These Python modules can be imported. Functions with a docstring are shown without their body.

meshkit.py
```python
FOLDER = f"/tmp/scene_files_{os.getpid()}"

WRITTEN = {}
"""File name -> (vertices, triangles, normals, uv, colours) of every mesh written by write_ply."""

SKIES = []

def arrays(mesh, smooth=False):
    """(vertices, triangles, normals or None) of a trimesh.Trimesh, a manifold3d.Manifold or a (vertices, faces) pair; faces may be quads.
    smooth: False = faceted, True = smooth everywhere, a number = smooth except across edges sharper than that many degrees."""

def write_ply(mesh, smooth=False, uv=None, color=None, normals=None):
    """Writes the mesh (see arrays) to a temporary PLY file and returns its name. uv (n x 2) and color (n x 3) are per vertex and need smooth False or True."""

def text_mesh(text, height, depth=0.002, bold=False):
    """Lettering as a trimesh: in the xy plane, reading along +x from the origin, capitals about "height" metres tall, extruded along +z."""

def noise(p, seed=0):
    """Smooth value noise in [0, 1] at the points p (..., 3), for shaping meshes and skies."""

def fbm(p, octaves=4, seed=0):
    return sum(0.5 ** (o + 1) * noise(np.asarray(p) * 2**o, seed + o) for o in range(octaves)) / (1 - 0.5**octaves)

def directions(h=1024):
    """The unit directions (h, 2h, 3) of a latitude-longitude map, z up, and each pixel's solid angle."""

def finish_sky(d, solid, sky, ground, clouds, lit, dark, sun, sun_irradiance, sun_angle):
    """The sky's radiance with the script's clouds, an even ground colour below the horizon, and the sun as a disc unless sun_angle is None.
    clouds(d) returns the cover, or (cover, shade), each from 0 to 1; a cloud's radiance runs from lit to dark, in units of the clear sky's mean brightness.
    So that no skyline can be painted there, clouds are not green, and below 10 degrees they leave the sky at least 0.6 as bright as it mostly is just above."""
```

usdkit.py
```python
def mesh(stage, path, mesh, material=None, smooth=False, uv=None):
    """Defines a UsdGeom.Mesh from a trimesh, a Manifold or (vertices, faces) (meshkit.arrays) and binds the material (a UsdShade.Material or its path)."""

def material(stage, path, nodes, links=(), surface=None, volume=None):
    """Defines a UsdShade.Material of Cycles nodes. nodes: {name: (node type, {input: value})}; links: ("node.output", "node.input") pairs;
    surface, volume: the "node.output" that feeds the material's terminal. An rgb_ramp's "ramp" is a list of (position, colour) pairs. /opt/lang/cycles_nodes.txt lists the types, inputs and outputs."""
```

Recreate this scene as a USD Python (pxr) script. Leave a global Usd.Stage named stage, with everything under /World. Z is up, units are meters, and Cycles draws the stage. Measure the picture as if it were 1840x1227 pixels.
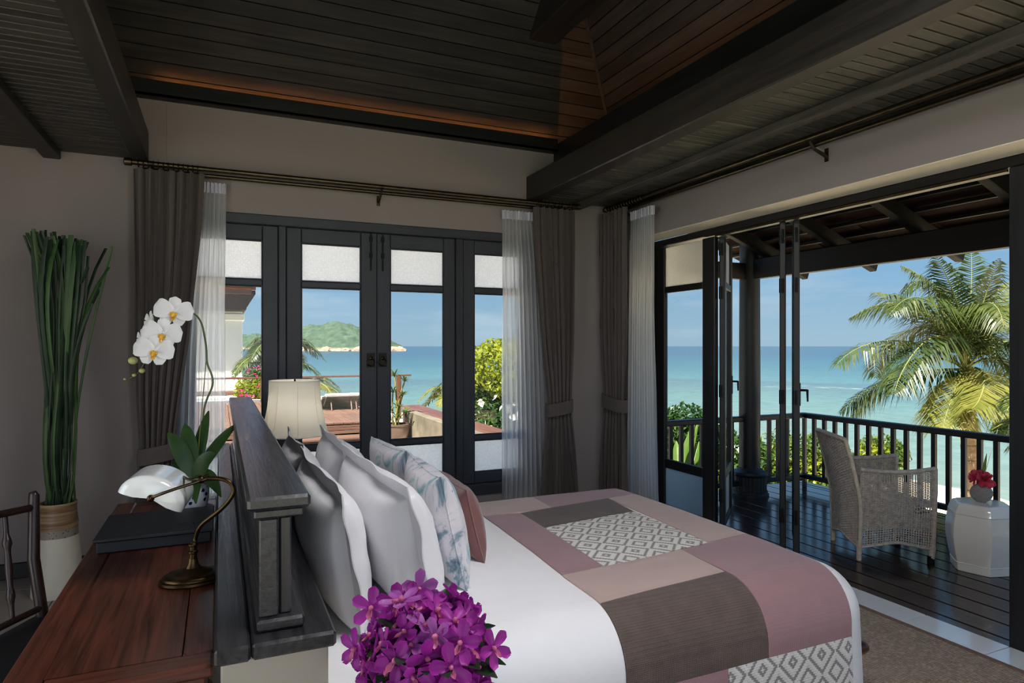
import math, random
import numpy as np, trimesh, manifold3d, usdkit, meshkit
from pxr import Usd, UsdGeom, UsdLux, UsdShade, Gf, Sdf, Vt
from scipy.spatial import ConvexHull

stage = Usd.Stage.CreateInMemory()
UsdGeom.SetStageUpAxis(stage, 'Z'); UsdGeom.SetStageMetersPerUnit(stage, 1.0)
UsdGeom.Xform.Define(stage, '/World'); UsdGeom.Scope.Define(stage, '/World/Looks')
MATS = {}
def mat(name, nodes, links=(), surface='p.BSDF', volume=None):
    MATS[name] = usdkit.material(stage, '/World/Looks/' + name, nodes, links, surface=surface, volume=volume)
    return MATS[name]
def C(h):
    h = h.lstrip('#'); r = [int(h[i:i+2], 16)/255 for i in (0, 2, 4)]
    return tuple(c/12.92 if c <= .04045 else ((c+.055)/1.055)**2.4 for c in r)

# ------------------------------------------------------------------ camera, sky, sun, exposure
F_PX, TH, EYE = 1170.0, math.atan(525/1170.0), 1.5
cam = UsdGeom.Camera.Define(stage, '/World/Camera')
cam.CreateHorizontalApertureAttr(36.0); cam.CreateVerticalApertureAttr(36.0*1227/1840)
cam.CreateFocalLengthAttr(36.0*F_PX/1840)
cam.CreateVerticalApertureOffsetAttr(36.0*(622-613.5)/1840)
cam.CreateClippingRangeAttr(Gf.Vec2f(0.05, 60000)); cam.CreateFStopAttr(0.0)
cam.CreateExposureAttr(0.76)
x = UsdGeom.Xformable(cam); x.AddTranslateOp().Set(Gf.Vec3d(0, 0, EYE))
x.AddRotateXYZOp().Set(Gf.Vec3f(90, 0, -math.degrees(TH)))

SKY, SUN, SUN_DIR = .615, 2.95, np.array([-.42, -.35, .84])
mat('sky', {'tc': ('texture_coordinate', {}), 's': ('separate_xyz', {}), 'mr': ('map_range', {'from_min': -.02, 'from_max': .6, 'clamp': True}),
    'ramp': ('rgb_ramp', {'ramp': [(0, C('#9db9c9')), (.05, C('#9cbdd0')), (.2, C('#86b2d4')), (.45, C('#6aa2d2')), (1, C('#4d8bc8'))]}),
    'mp': ('mapping', {'scale': (1, 1, 5.5)}), 'n': ('noise_texture', {'scale': 3.2, 'detail': 7.0, 'roughness': .58}),
    'mr2': ('map_range', {'from_min': .50, 'from_max': .78, 'to_max': .8, 'clamp': True}),
    'mx': ('mix_color', {'b': C('#c3d3de')}), 'bg': ('background_shader', {'strength': SKY})},
    [('tc.generated', 's.vector'), ('s.z', 'mr.value'), ('mr.result', 'ramp.fac'), ('tc.generated', 'mp.vector'), ('mp.vector', 'n.vector'),
     ('n.fac', 'mr2.value'), ('mr2.result', 'mx.fac'), ('ramp.color', 'mx.a'), ('mx.result', 'bg.color')], surface='bg.background')
dome = UsdLux.DomeLight.Define(stage, '/World/SkyDome'); dome.CreateIntensityAttr(1.0)
UsdShade.MaterialBindingAPI.Apply(dome.GetPrim()).Bind(MATS['sky'])
sun = UsdLux.DistantLight.Define(stage, '/World/Sun'); sun.CreateAngleAttr(0.6); sun.CreateIntensityAttr(SUN); sun.CreateNormalizeAttr(True)
sun.CreateColorAttr(Gf.Vec3f(1.0, .93, .82))
d = SUN_DIR/np.linalg.norm(SUN_DIR)
q = Gf.Rotation(Gf.Vec3d(0, 0, 1), Gf.Vec3d(*map(float, d)))
UsdGeom.Xformable(sun).AddOrientOp().Set(Gf.Quatf(q.GetQuat()))
def fill_light(name, at_, w, h, rx, ry, rz_, power, col):
    """Added fill panel at an opening in an unseen wall, brightening the room."""
    l = UsdLux.RectLight.Define(stage, '/World/'+name); l.CreateWidthAttr(w); l.CreateHeightAttr(h); l.CreateIntensityAttr(power); l.CreateColorAttr(Gf.Vec3f(*col))
    xf = UsdGeom.Xformable(l); xf.AddTranslateOp().Set(Gf.Vec3d(*at_)); xf.AddRotateXYZOp().Set(Gf.Vec3f(rx, ry, rz_))
fill_light('RearWindowDaylight', (.55, -1.72, 1.37), 4.2, 2.2, 90, 0, 0, .8, (.98, .97, 1.0))
fill_light('SideWindowDaylight', (-2.52, 1.4, 1.37), 2.3, 2.1, 90, 0, -90, 1.3, (.97, .98, 1.03))

# ------------------------------------------------------------------ mesh helpers: a mesh is a (vertices, triangles) pair
PI = math.pi
def rng(s): return np.random.default_rng(s)
def J(*ms):
    ms = [m for m in (ms[0] if len(ms) == 1 and isinstance(ms[0], list) else ms)]
    v, f, n = [], [], 0
    for a, b in ms:
        v.append(np.asarray(a, float)); f.append(np.asarray(b, int)+n); n += len(a)
    return np.vstack(v), np.vstack(f)
def quads(q): q = np.asarray(q); return np.vstack([q[:, [0, 1, 2]], q[:, [0, 2, 3]]])
def _tmpl():
    h = np.array([1., 1, 1]); v = _cv(h, .2); hull = trimesh.Trimesh(v, ConvexHull(v).simplices, process=False)
    f = hull.faces.copy(); n = np.cross(v[f[:, 1]]-v[f[:, 0]], v[f[:, 2]]-v[f[:, 0]]); bad = (n*v[f].mean(1)).sum(1) < 0
    f[bad] = f[bad][:, ::-1]; return f
def _cv(h, c):
    out = []
    for sx in (-1, 1):
        for sy in (-1, 1):
            for sz in (-1, 1):
                s = np.array([sx, sy, sz])
                for k in range(3):
                    w = h-c; w = w.copy(); w[k] = h[k]; out.append(s*w)
    return np.array(out)
_CF = _tmpl()
def box(x0, x1, y0, y1, z0, z1, c=.004):
    lo, hi = np.array([min(x0, x1), min(y0, y1), min(z0, z1)]), np.array([max(x0, x1), max(y0, y1), max(z0, z1)])
    h = (hi-lo)/2; return _cv(h, min(c, h.min()*.45))+(lo+hi)/2, _CF
def rot(m, axis, deg, o=(0, 0, 0)):
    R = trimesh.transformations.rotation_matrix(math.radians(deg), axis)[:3, :3]; return (m[0]-o)@R.T+o, m[1]
def mv(m, *t): return m[0]+np.array(t if len(t) == 3 else t[0], float), m[1]
def sc(m, s): return m[0]*np.asarray(s), m[1]
def frame_of(t):
    t = t/np.linalg.norm(t); a = np.array([0, 0, 1.]) if abs(t[2]) < .9 else np.array([1., 0, 0])
    u = np.cross(t, a); u /= np.linalg.norm(u); return u, np.cross(u, t)
def tube(p, r, n=8, cap=True):
    p = np.asarray(p, float); m = len(p); r = np.broadcast_to(np.asarray(r, float), (m,))
    t = np.gradient(p, axis=0); u = None; V = []
    for i in range(m):
        ti = t[i]/max(np.linalg.norm(t[i]), 1e-9)
        if u is None: u, w = frame_of(ti)
        u = u-ti*(u@ti); u /= np.linalg.norm(u); w = np.cross(ti, u)
        a = np.arange(n)/n*2*PI
        V.append(p[i]+r[i]*(np.cos(a)[:, None]*u+np.sin(a)[:, None]*w))
    V = np.vstack(V); q = []
    for i in range(m-1):
        k = np.arange(n); q.append(np.stack([i*n+k, i*n+(k+1) % n, (i+1)*n+(k+1) % n, (i+1)*n+k], 1))
    f = quads(np.vstack(q))
    if cap:
        V = np.vstack([V, p[0], p[-1]]); k = np.arange(n)
        f = np.vstack([f, np.stack([(k+1) % n, k, np.full(n, m*n)], 1), np.stack([(m-1)*n+k, (m-1)*n+(k+1) % n, np.full(n, m*n+1)], 1)])
    return V, f
def bar(a, b, r, n=8): return tube([a, b], r, n)
def beam(a, b, w, h, up=(0, 0, 1), c=.006):
    """A chamfered timber from a to b: w across, h along up."""
    a, b = np.array(a, float), np.array(b, float); t = b-a; L = np.linalg.norm(t); t /= L
    up = np.array(up, float); up = up-t*(up@t); up /= np.linalg.norm(up); s = np.cross(up, t)
    v = _cv(np.array([L/2, w/2, h/2]), min(c, w*.4, h*.4)); return (a+b)/2+v[:, [0]]*t+v[:, [1]]*s+v[:, [2]]*up, _CF
def lathe(prof, n=32, cap=True):
    pr = np.array(prof, float); m = len(pr); a = np.arange(n)/n*2*PI
    V = np.stack([pr[:, 0, None]*np.cos(a), pr[:, 0, None]*np.sin(a), np.repeat(pr[:, 1, None], n, 1)], -1).reshape(-1, 3); q = []
    for i in range(m-1):
        k = np.arange(n); q.append(np.stack([i*n+k, i*n+(k+1) % n, (i+1)*n+(k+1) % n, (i+1)*n+k], 1))
    f = quads(np.vstack(q))
    if cap:
        V = np.vstack([V, [0, 0, pr[0, 1]], [0, 0, pr[-1, 1]]]); k = np.arange(n)
        f = np.vstack([f, np.stack([(k+1) % n, k, np.full(n, m*n)], 1), np.stack([(m-1)*n+k, (m-1)*n+(k+1) % n, np.full(n, m*n+1)], 1)])
    return V, f
def grid(P, close=False):
    """P (nu, nv, 3) -> mesh."""
    nu, nv = P.shape[:2]; i, j = np.meshgrid(np.arange(nu-(not close)), np.arange(nv-1), indexing='ij'); i2 = (i+1) % nu
    q = np.stack([i*nv+j, i2*nv+j, i2*nv+j+1, i*nv+j+1], -1).reshape(-1, 4); return P.reshape(-1, 3), quads(q)
def slab(poly, t):
    """A convex polygon in space given thickness t along minus its normal, edges kept sharp."""
    p = np.array(poly, float); n = np.cross(p[1]-p[0], p[2]-p[0]); n /= np.linalg.norm(n); k = len(p)
    V = np.vstack([p, p-n*t]); f = [[0, i, i+1] for i in range(1, k-1)]+[[k, k+i+1, k+i] for i in range(1, k-1)]
    for i in range(k): j = (i+1) % k; f += [[i, k+i, k+j], [i, k+j, j]]
    return V, np.array(f)
def blob(c, r, n=2, amp=0., seed=0, fr=2.):
    s = trimesh.creation.icosphere(n); v = np.array(s.vertices)
    if amp: v = v*(1+amp*(meshkit.fbm(v*fr+seed*7.3, 3, seed)[:, None]-.5)*2)
    return v*np.asarray(r)+np.asarray(c), np.array(s.faces)
def bez(p, n=12):
    p = np.array(p, float); t = np.linspace(0, 1, n)[:, None]
    k = len(p)-1; return sum(math.comb(k, i)*(1-t)**(k-i)*t**i*p[i] for i in range(k+1))
def spline(p, n=40):
    from scipy.interpolate import CubicSpline
    p = np.array(p, float); s = np.r_[0, np.cumsum(np.linalg.norm(np.diff(p, axis=0), axis=1))]
    return CubicSpline(s, p)(np.linspace(0, s[-1], n))
def basis(m, o, x, y, z): return np.asarray(o)+m[0][:, [0]]*np.asarray(x)+m[0][:, [1]]*np.asarray(y)+m[0][:, [2]]*np.asarray(z), m[1]

# ------------------------------------------------------------------ the tree of things, parts and sub-parts
USED = {}
def uniq(parent, name):
    k = (parent, name); USED[k] = USED.get(k, -1)+1
    return f'{parent}/{name}' if USED[k] == 0 else f'{parent}/{name}_{USED[k]:03d}'
def tag(prim, label=None, cat=None, group=None, kind=None):
    for k, v in (('label', label), ('category', cat), ('group', group), ('kind', kind)):
        if v: prim.SetCustomDataByKey(k, v)
class Thing:
    def __init__(s, name, label=None, cat=None, loc=(0, 0, 0), group=None, kind=None):
        s.path = uniq('/World', name); s.loc = np.array(loc, float)
        xf = UsdGeom.Xform.Define(stage, s.path); xf.AddTranslateOp().Set(Gf.Vec3d(*map(float, s.loc)))
        s.rot = xf.AddRotateZOp(); s.rot.Set(0.0); s.prim = xf.GetPrim(); tag(s.prim, label, cat, group, kind)
    def part(s, name, m, material, of=None, label=None, smooth=False, uv=None, kind=None):
        p = uniq(of or s.path, name); g = usdkit.mesh(stage, p, mv(m, *(-s.loc)), MATS[material], smooth=smooth, uv=uv)
        tag(g.GetPrim(), label, kind=kind); return p
    def copy(s, name, loc, rz=0, label=None, group=None):
        p = uniq('/World', name); xf = UsdGeom.Xform.Define(stage, p); pr = xf.GetPrim()
        pr.GetReferences().AddInternalReference(s.path); pr.SetInstanceable(True)
        pr.GetAttribute('xformOp:translate').Set(Gf.Vec3d(*map(float, loc))); pr.GetAttribute('xformOp:rotateZ').Set(float(rz))
        tag(pr, label, None, group); return pr
def solo(name, m, material, label=None, cat=None, group=None, kind=None, smooth=False, uv=None):
    g = usdkit.mesh(stage, uniq('/World', name), m, MATS[material], smooth=smooth, uv=uv); tag(g.GetPrim(), label, cat, group, kind); return g

# ------------------------------------------------------------------ materials
def wood(name, dark, light, axis='x', rough=.45, k=1.0, bump=.12, var=.3, spec=.5, rv=.15):
    s = {'x': (1.6, 34, 34), 'y': (34, 1.6, 34), 'z': (34, 34, 1.6)}[axis]; s = tuple(a*k for a in s)
    mat(name, {'tc': ('texture_coordinate', {}), 'oi': ('object_info', {}), 'sx': ('combine_xyz', {}), 'm1': ('math', {'math_type': 'multiply', 'value2': 37.0}),
        'ad': ('vector_math', {'math_type': 'add'}), 'mp': ('mapping', {'scale': s}), 'n': ('noise_texture', {'scale': 1.0, 'detail': 6.0, 'roughness': .65, 'distortion': .6}),
        'n2': ('noise_texture', {'scale': 2.2, 'detail': 3.0}), 'r': ('rgb_ramp', {'ramp': [(.28, dark), (.52, tuple((a+b)/2 for a, b in zip(dark, light))), (.72, light)]}),
        'mv': ('map_range', {'to_min': 1-var, 'to_max': 1+var}), 'n2r': ('map_range', {'from_min': .3, 'from_max': .7, 'to_min': .8, 'to_max': 1.15}), 'mm': ('math', {'math_type': 'multiply'}),
        'h': ('hsv', {}), 'rr': ('map_range', {'to_min': rough-rv, 'to_max': rough+rv}), 'b': ('bump', {'strength': bump, 'distance': .003}), 'p': ('principled_bsdf', {'specular_ior_level': spec})},
        [('oi.random', 'm1.value1'), ('m1.value', 'sx.x'), ('m1.value', 'sx.y'), ('m1.value', 'sx.z'), ('tc.object', 'ad.vector1'), ('sx.vector', 'ad.vector2'), ('ad.vector', 'mp.vector'),
         ('mp.vector', 'n.vector'), ('ad.vector', 'n2.vector'), ('n.fac', 'r.fac'), ('oi.random', 'mv.value'), ('n2.fac', 'n2r.value'), ('mv.result', 'mm.value1'), ('n2r.result', 'mm.value2'), ('mm.value', 'h.value'),
         ('r.color', 'h.color'), ('h.color', 'p.base_color'), ('n.fac', 'rr.value'), ('rr.result', 'p.roughness'), ('n.fac', 'b.height'), ('b.normal', 'p.normal')])
def plain(name, col, rough=.5, spec=.5, noise=0., nscale=8., bump=0., bscale=200., metal=0., **kw):
    nodes = {'p': ('principled_bsdf', {'base_color': col, 'roughness': rough, 'specular_ior_level': spec, 'metallic': metal, **kw})}; links = []
    if noise or bump: nodes['tc'] = ('texture_coordinate', {})
    if noise:
        nodes.update({'n': ('noise_texture', {'scale': nscale, 'detail': 5.0}), 'mr': ('map_range', {'from_min': .3, 'from_max': .7, 'to_min': 1-noise, 'to_max': 1+noise}), 'h': ('hsv', {'color': col})})
        links += [('tc.object', 'n.vector'), ('n.fac', 'mr.value'), ('mr.result', 'h.value'), ('h.color', 'p.base_color')]
    if bump:
        nodes.update({'bn': ('noise_texture', {'scale': bscale, 'detail': 3.0}), 'b': ('bump', {'strength': bump, 'distance': .002})})
        links += [('tc.object', 'bn.vector'), ('bn.fac', 'b.height'), ('b.normal', 'p.normal')]
    mat(name, nodes, links)
def fabric(name, col, rough=.9, scale=420., amt=.12, bump=.25, sheen=.15, slub=.0):
    """Woven cloth: two crossed thread waves for colour and relief."""
    mat(name, {'tc': ('texture_coordinate', {}), 'w1': ('wave_texture', {'bands_direction': 'x', 'scale': scale/6, 'distortion': 1.5, 'detail': 2.0, 'detail_scale': 2.0}), 'w2': ('wave_texture', {'bands_direction': 'z', 'scale': scale/6, 'distortion': 1.5, 'detail': 2.0, 'detail_scale': 2.0}),
        'w3': ('wave_texture', {'bands_direction': 'y', 'scale': scale/6, 'distortion': 1.5, 'detail': 2.0, 'detail_scale': 2.0}), 'a': ('math', {'math_type': 'add'}), 'a2': ('math', {'math_type': 'add'}),
        'n': ('noise_texture', {'scale': 14.0, 'detail': 6.0, 'roughness': .7}), 'a3': ('math', {'math_type': 'multiply_add', 'value2': 3.0*(1+slub)}), 'mr': ('map_range', {'from_min': 1.5, 'from_max': 4.5, 'to_min': 1-amt, 'to_max': 1+amt}), 'h': ('hsv', {'color': col}),
        'b': ('bump', {'strength': bump, 'distance': .0015}), 'p': ('principled_bsdf', {'roughness': rough, 'specular_ior_level': .2, 'sheen_weight': sheen, 'sheen_roughness': .5})},
        [('tc.object', 'w1.vector'), ('tc.object', 'w2.vector'), ('tc.object', 'w3.vector'), ('tc.object', 'n.vector'), ('w1.fac', 'a.value1'), ('w2.fac', 'a.value2'), ('a.value', 'a2.value1'), ('w3.fac', 'a2.value2'),
         ('n.fac', 'a3.value1'), ('a2.value', 'a3.value3'), ('a3.value', 'mr.value'), ('mr.result', 'h.value'), ('h.color', 'p.base_color'), ('a2.value', 'b.height'), ('b.normal', 'p.normal')])
def leafmat(name, c1, c2, trans=.45, rough=.45, scale=3.0):
    mat(name, {'tc': ('texture_coordinate', {}), 'g': ('geometry', {}), 'r': ('rgb_ramp', {'ramp': [(0, c1), (1, c2)]}), 'n': ('noise_texture', {'scale': scale, 'detail': 2.0}), 'a': ('math', {'math_type': 'multiply_add', 'value2': .6}), 's': ('math', {'math_type': 'subtract', 'value2': .3}),
        'p': ('principled_bsdf', {'roughness': rough, 'specular_ior_level': .4}), 't': ('translucent_bsdf', {}), 'm': ('mix_closure', {'fac': trans})},
        [('tc.object', 'n.vector'), ('g.random_per_island', 'a.value1'), ('n.fac', 'a.value3'), ('a.value', 's.value1'), ('s.value', 'r.fac'), ('r.color', 'p.base_color'), ('r.color', 't.color'), ('p.BSDF', 'm.closure1'), ('t.BSDF', 'm.closure2')], surface='m.closure')

for ax in 'xyz':
    wood('ceiling_wood_'+ax, C('#221f1b'), C('#433e38'), ax, .5, 1.0, .08, .22)
    wood('lit_soffit_wood_'+ax, C('#312f29'), C('#5f5b51'), ax, .5, 1.0, .06, .2)  # lighter copy of the ceiling wood, outside bounce light put into its colour
    wood('beam_wood_'+ax, C('#1b1816'), C('#332e29'), ax, .5, 1.0, .2, .1)
    wood('frame_wood_'+ax, C('#22262d'), C('#363b44'), ax, .5, 1.2, .2, .1)
    wood('black_wood_'+ax, C('#0c0c0e'), C('#191a1d'), ax, .45, 1.2, .15, .1)
    wood('grey_wood_'+ax, C('#131314'), C('#38363a'), ax, .30, 1.3, .3, .12)
    wood('dark_roof_wood_'+ax, C('#080808'), C('#121110'), ax, .55, 1.2, .15, .1, .3)  # near-black veranda roof timber, kept dark under strong bounce from below
    wood('desk_wood_'+ax, C('#2f150d'), C('#6b3626'), ax, .33, 1.5, .12, .12)
    wood('chair_wood_'+ax, C('#150b0a'), C('#2e1a17'), ax, .35, 1.5, .08, .05)
wood('deck_wood_y', C('#1a1211'), C('#3a2926'), 'y', .17, 1.0, .05, .3, .7, .07)
wood('terrace_wood_y', C('#573e31'), C('#705443'), 'y', .6, 1.0, .2, .12)
wood('terrace_wood_x', C('#553c2f'), C('#6d5040'), 'x', .6, 1.0, .2, .12)
wood('bench_wood_y', C('#4d3027'), C('#684438'), 'y', .5, 1.0, .2, .12)
plain('wall_paint', C('#8f8684'), .85, .2, .03, 1.2, .05, 60.)
plain('lit_soffit_paint', C('#e6ddca'), .8, .2, .03, 1.2, .05, 60.)  # pale cream holds the warm bounce light under the lintel
plain('floor_tile', C('#8d877f'), .35, .5, .06, 2.0)
plain('stone', C('#e6e9ea'), .18, .6, .07, 3.0, coat_weight=.6, coat_roughness=.1)
plain('black_paint', C('#1b1c20'), .5)
plain('brass_dark', C('#5b5140'), .36, metal=1.0, noise=.2, nscale=20.)
plain('bronze', C('#4c3d28'), .35, metal=1.0, noise=.3, nscale=30.)
plain('iron', C('#1c1b1c'), .45, metal=.6)
mat('clear_glass', {'f': ('fresnel', {'IOR': 1.35}), 'g0': ('geometry', {}), 'iv': ('math', {'math_type': 'subtract', 'value1': 1.0}), 'mu': ('math', {'math_type': 'multiply'}), 't': ('transparent_bsdf', {'color': (.98, .985, .985)}), 'g': ('glossy_bsdf', {'roughness': 0.0, 'color': (1, 1, 1)}), 'm': ('mix_closure', {})},
    [('g0.backfacing', 'iv.value2'), ('f.fac', 'mu.value1'), ('iv.value', 'mu.value2'), ('mu.value', 'm.fac'), ('t.BSDF', 'm.closure1'), ('g.BSDF', 'm.closure2')], surface='m.closure')
mat('frosted_glass', {'tc': ('texture_coordinate', {}), 'v': ('voronoi_texture', {'scale': 62.0, 'feature': 'distance_to_edge', 'randomness': .35}), 'r': ('map_range', {'from_max': .25, 'to_min': .86, 'to_max': 1.0, 'clamp': True}), 'h': ('hsv', {'color': (1, 1, 1)}), 'b': ('bump', {'strength': .7, 'distance': .003}),
    't': ('translucent_bsdf', {}), 'tt': ('transparent_bsdf', {'color': (.9, .95, .95)}), 'g': ('glossy_bsdf', {'roughness': .25}), 'm1': ('mix_closure', {'fac': .12}), 'm2': ('mix_closure', {'fac': .06})},
    [('tc.object', 'v.vector'), ('v.distance', 'r.value'), ('r.result', 'h.value'), ('h.color', 't.color'), ('v.distance', 'b.height'), ('b.normal', 't.normal'), ('b.normal', 'g.normal'),
     ('t.BSDF', 'm1.closure1'), ('tt.BSDF', 'm1.closure2'), ('m1.closure', 'm2.closure1'), ('g.BSDF', 'm2.closure2')], surface='m2.closure')

# ------------------------------------------------------------------ the room shell
D, XC, XL, YR = 5.16, 3.37, -2.4, -1.6          # window wall, door wall, left wall, rear wall
fl = Thing('floor', kind='structure')
k = 0
for ix in range(12):
    for iy in range(14):
        x0, y0 = XL+ix*.5, YR+iy*.5
        if x0 > XC-.02: continue
        fl.part('tile', box(x0+.002, min(x0+.498, XC-.002), y0+.002, min(y0+.498, D), -.05, 0, .002), 'floor_tile')
fl.part('screed', box(XL-.2, XC+.02, YR-.2, D+.2, -.2, -.052, .001), 'stone')
for iy in range(8):
    y0 = 1.95+iy*.42-1.26; fl.part('threshold_stone', box(XC+.002, 3.60, y0+.002, min(y0+.418, 4.9), -.16, 0, .003), 'stone', label='pale stone threshold slab')

wb = Thing('wall_back', kind='structure')
WX0, WX1, WZ0, WZ1 = -.34, 2.58, .245, 2.475
wb.part('plaster', J(box(XL-.2, WX0, D, D+.2, -.05, 3.32, .002), box(WX1, XC+.2, D, D+.2, -.05, 3.32, .002), box(WX0, WX1, D, D+.2, WZ1, 3.32, .002), box(WX0, WX1, D, D+.2, -.05, WZ0, .002)), 'wall_paint')
wr = Thing('wall_right', kind='structure')
SOF = 2.448
wr.part('plaster', J(box(XC, XC+.23, 4.93, D, -.05, 3.3, .002), box(XC, XC+.23, -.2, 4.93, SOF+.004, 3.3, .002), box(XC, XC+.23, YR, .55, -.05, SOF+.004, .002)), 'wall_paint')
wr.part('lintel_soffit', box(XC+.001, XC+.229, .55, 4.93, SOF, SOF+.006, .001), 'lit_soffit_paint', label='underside of the lintel over the folding doors with bounce light painted into its cream colour')
wl = Thing('wall_left', kind='structure'); wl.part('plaster', J(box(XL-.2, XL, YR, .2, -.05, 3.3, .002), box(XL-.2, XL, 2.6, D, -.05, 3.3, .002), box(XL-.2, XL, .2, 2.6, 2.45, 3.3, .002), box(XL-.2, XL, .2, 2.6, -.05, .3, .002)), 'wall_paint')  # wide opening made in this unseen wall for the side fill
wre = Thing('wall_rear', kind='structure')
wre.part('plaster', J(box(XL-.2, -1.6, YR-.2, YR, -.05, 3.3, .002), box(2.7, XC+.2, YR-.2, YR, -.05, 3.3, .002), box(-1.6, 2.7, YR-.2, YR, 2.5, 3.3, .002), box(-1.6, 2.7, YR-.2, YR, -.05, .25, .002)), 'wall_paint')  # rear opening, out of view, made to let fill light in
bb = Thing('baseboard_back', kind='structure')
bb.part('board', box(XL, WX0-.3, D-.02, D-.001, 0, .1, .004), 'black_wood_x'); bb.part('board', box(2.75, XC, D-.02, D-.001, 0, .1, .004), 'black_wood_x')

# the boarded ceiling: a 45 degree hipped tray, with flat boarded soffits along both sides
ce = Thing('ceiling', kind='structure')
ZS, EX = 3.29, 2.6
def slope(p0, ax, inn, L0, L1, n, w, mt, cut0, cut1):
    """n boards parallel to ax, climbing along inn at 45 degrees from the line through p0."""
    for i in range(n):
        a, b = i*w+.002, (i+1)*w-.003
        def P(s, u): return np.array(p0)+np.array(ax)*u+np.array(inn)*s+np.array([0, 0, s])
        lo0, lo1 = (a if cut0 else 0), (b if cut0 else 0); hi0, hi1 = (a if cut1 else 0), (b if cut1 else 0)
        if L1-hi1 <= L0+lo1+.02: break
        ce.part('plank', slab([P(a, L0+lo0), P(b, L0+lo1), P(b, L1-hi1), P(a, L1-hi0)], -.018) if mt == 'ceiling_wood_x' else slab([P(a, L0+lo0), P(a, L1-hi0), P(b, L1-hi1), P(b, L0+lo1)], -.018), mt)
XA = -1.37
slope((0, D, ZS), (1, 0, 0), (0, -1, 0), XA, XC, 33, .0712, 'ceiling_wood_x', True, True)
slope((XC, 0, ZS), (0, 1, 0), (-1, 0, 0), -1.2, D, 33, .0712, 'ceiling_wood_y', False, True)
slope((XA, 0, ZS), (0, 1, 0), (1, 0, 0), -1.2, D, 33, .0712, 'ceiling_wood_y', False, True)
ce.part('roof_deck', J(slab([(XC+.06, -1.4, ZS+.02), (1, -1.4, ZS+2.45), (1, D+.06, ZS+2.45), (XC+.06, D+.06, ZS+.02)], .03), slab([(XA-.06, -1.4, ZS+.02), (XA-.06, D+.06, ZS+.02), (1, D+.06, ZS+2.45), (1, -1.4, ZS+2.45)], .03),
    slab([(XA-.1, D+.06, ZS+.03), (XC+.1, D+.06, ZS+.03), (1, D-2.35, ZS+2.45)], -.03), box(XL-.2, XA, YR-.2, D+.2, 3.3, 3.34), box(XL-.2, XC+.2, YR-.2, -1.2, 3.3, 3.34), box(XA, XC+.2, -1.23, -1.2, 3.3, 5.8)), 'black_paint')
ce.part('hip_batten', beam((XC-.25, D-.25, ZS+.245), (1.02, D-2.35, ZS+2.345), .03, .012, (1, 1, 1)), 'ceiling_wood_y')
P0 = .066
for i in range(66):
    y1 = D-.003-i*P0; y0 = y1-P0+.009
    ce.part('plank', box(2.545, XC-.002, y0, y1, 2.79, 2.808, .003), 'lit_soffit_wood_x')
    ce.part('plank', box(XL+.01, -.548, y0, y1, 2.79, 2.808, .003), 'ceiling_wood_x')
ce.part('soffit_backing', J(box(2.55, XC, YR, D, 2.812, 2.83, .001), box(XL, -.55, YR, D, 2.812, 2.83, .001)), 'black_paint')
def timber(name, m, mt='beam_wood_y'): return solo(name, m, mt, kind='structure')
timber('ceiling_beam', box(2.45, 2.575, YR, D-.002, 2.772, 2.985, .008)); timber('ceiling_beam', box(-.555, -.45, YR, D-.002, 2.772, 2.985, .008))
timber('ceiling_beam', box(2.19, 2.43, YR, 4.9, 3.885, 4.12, .008))
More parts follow.
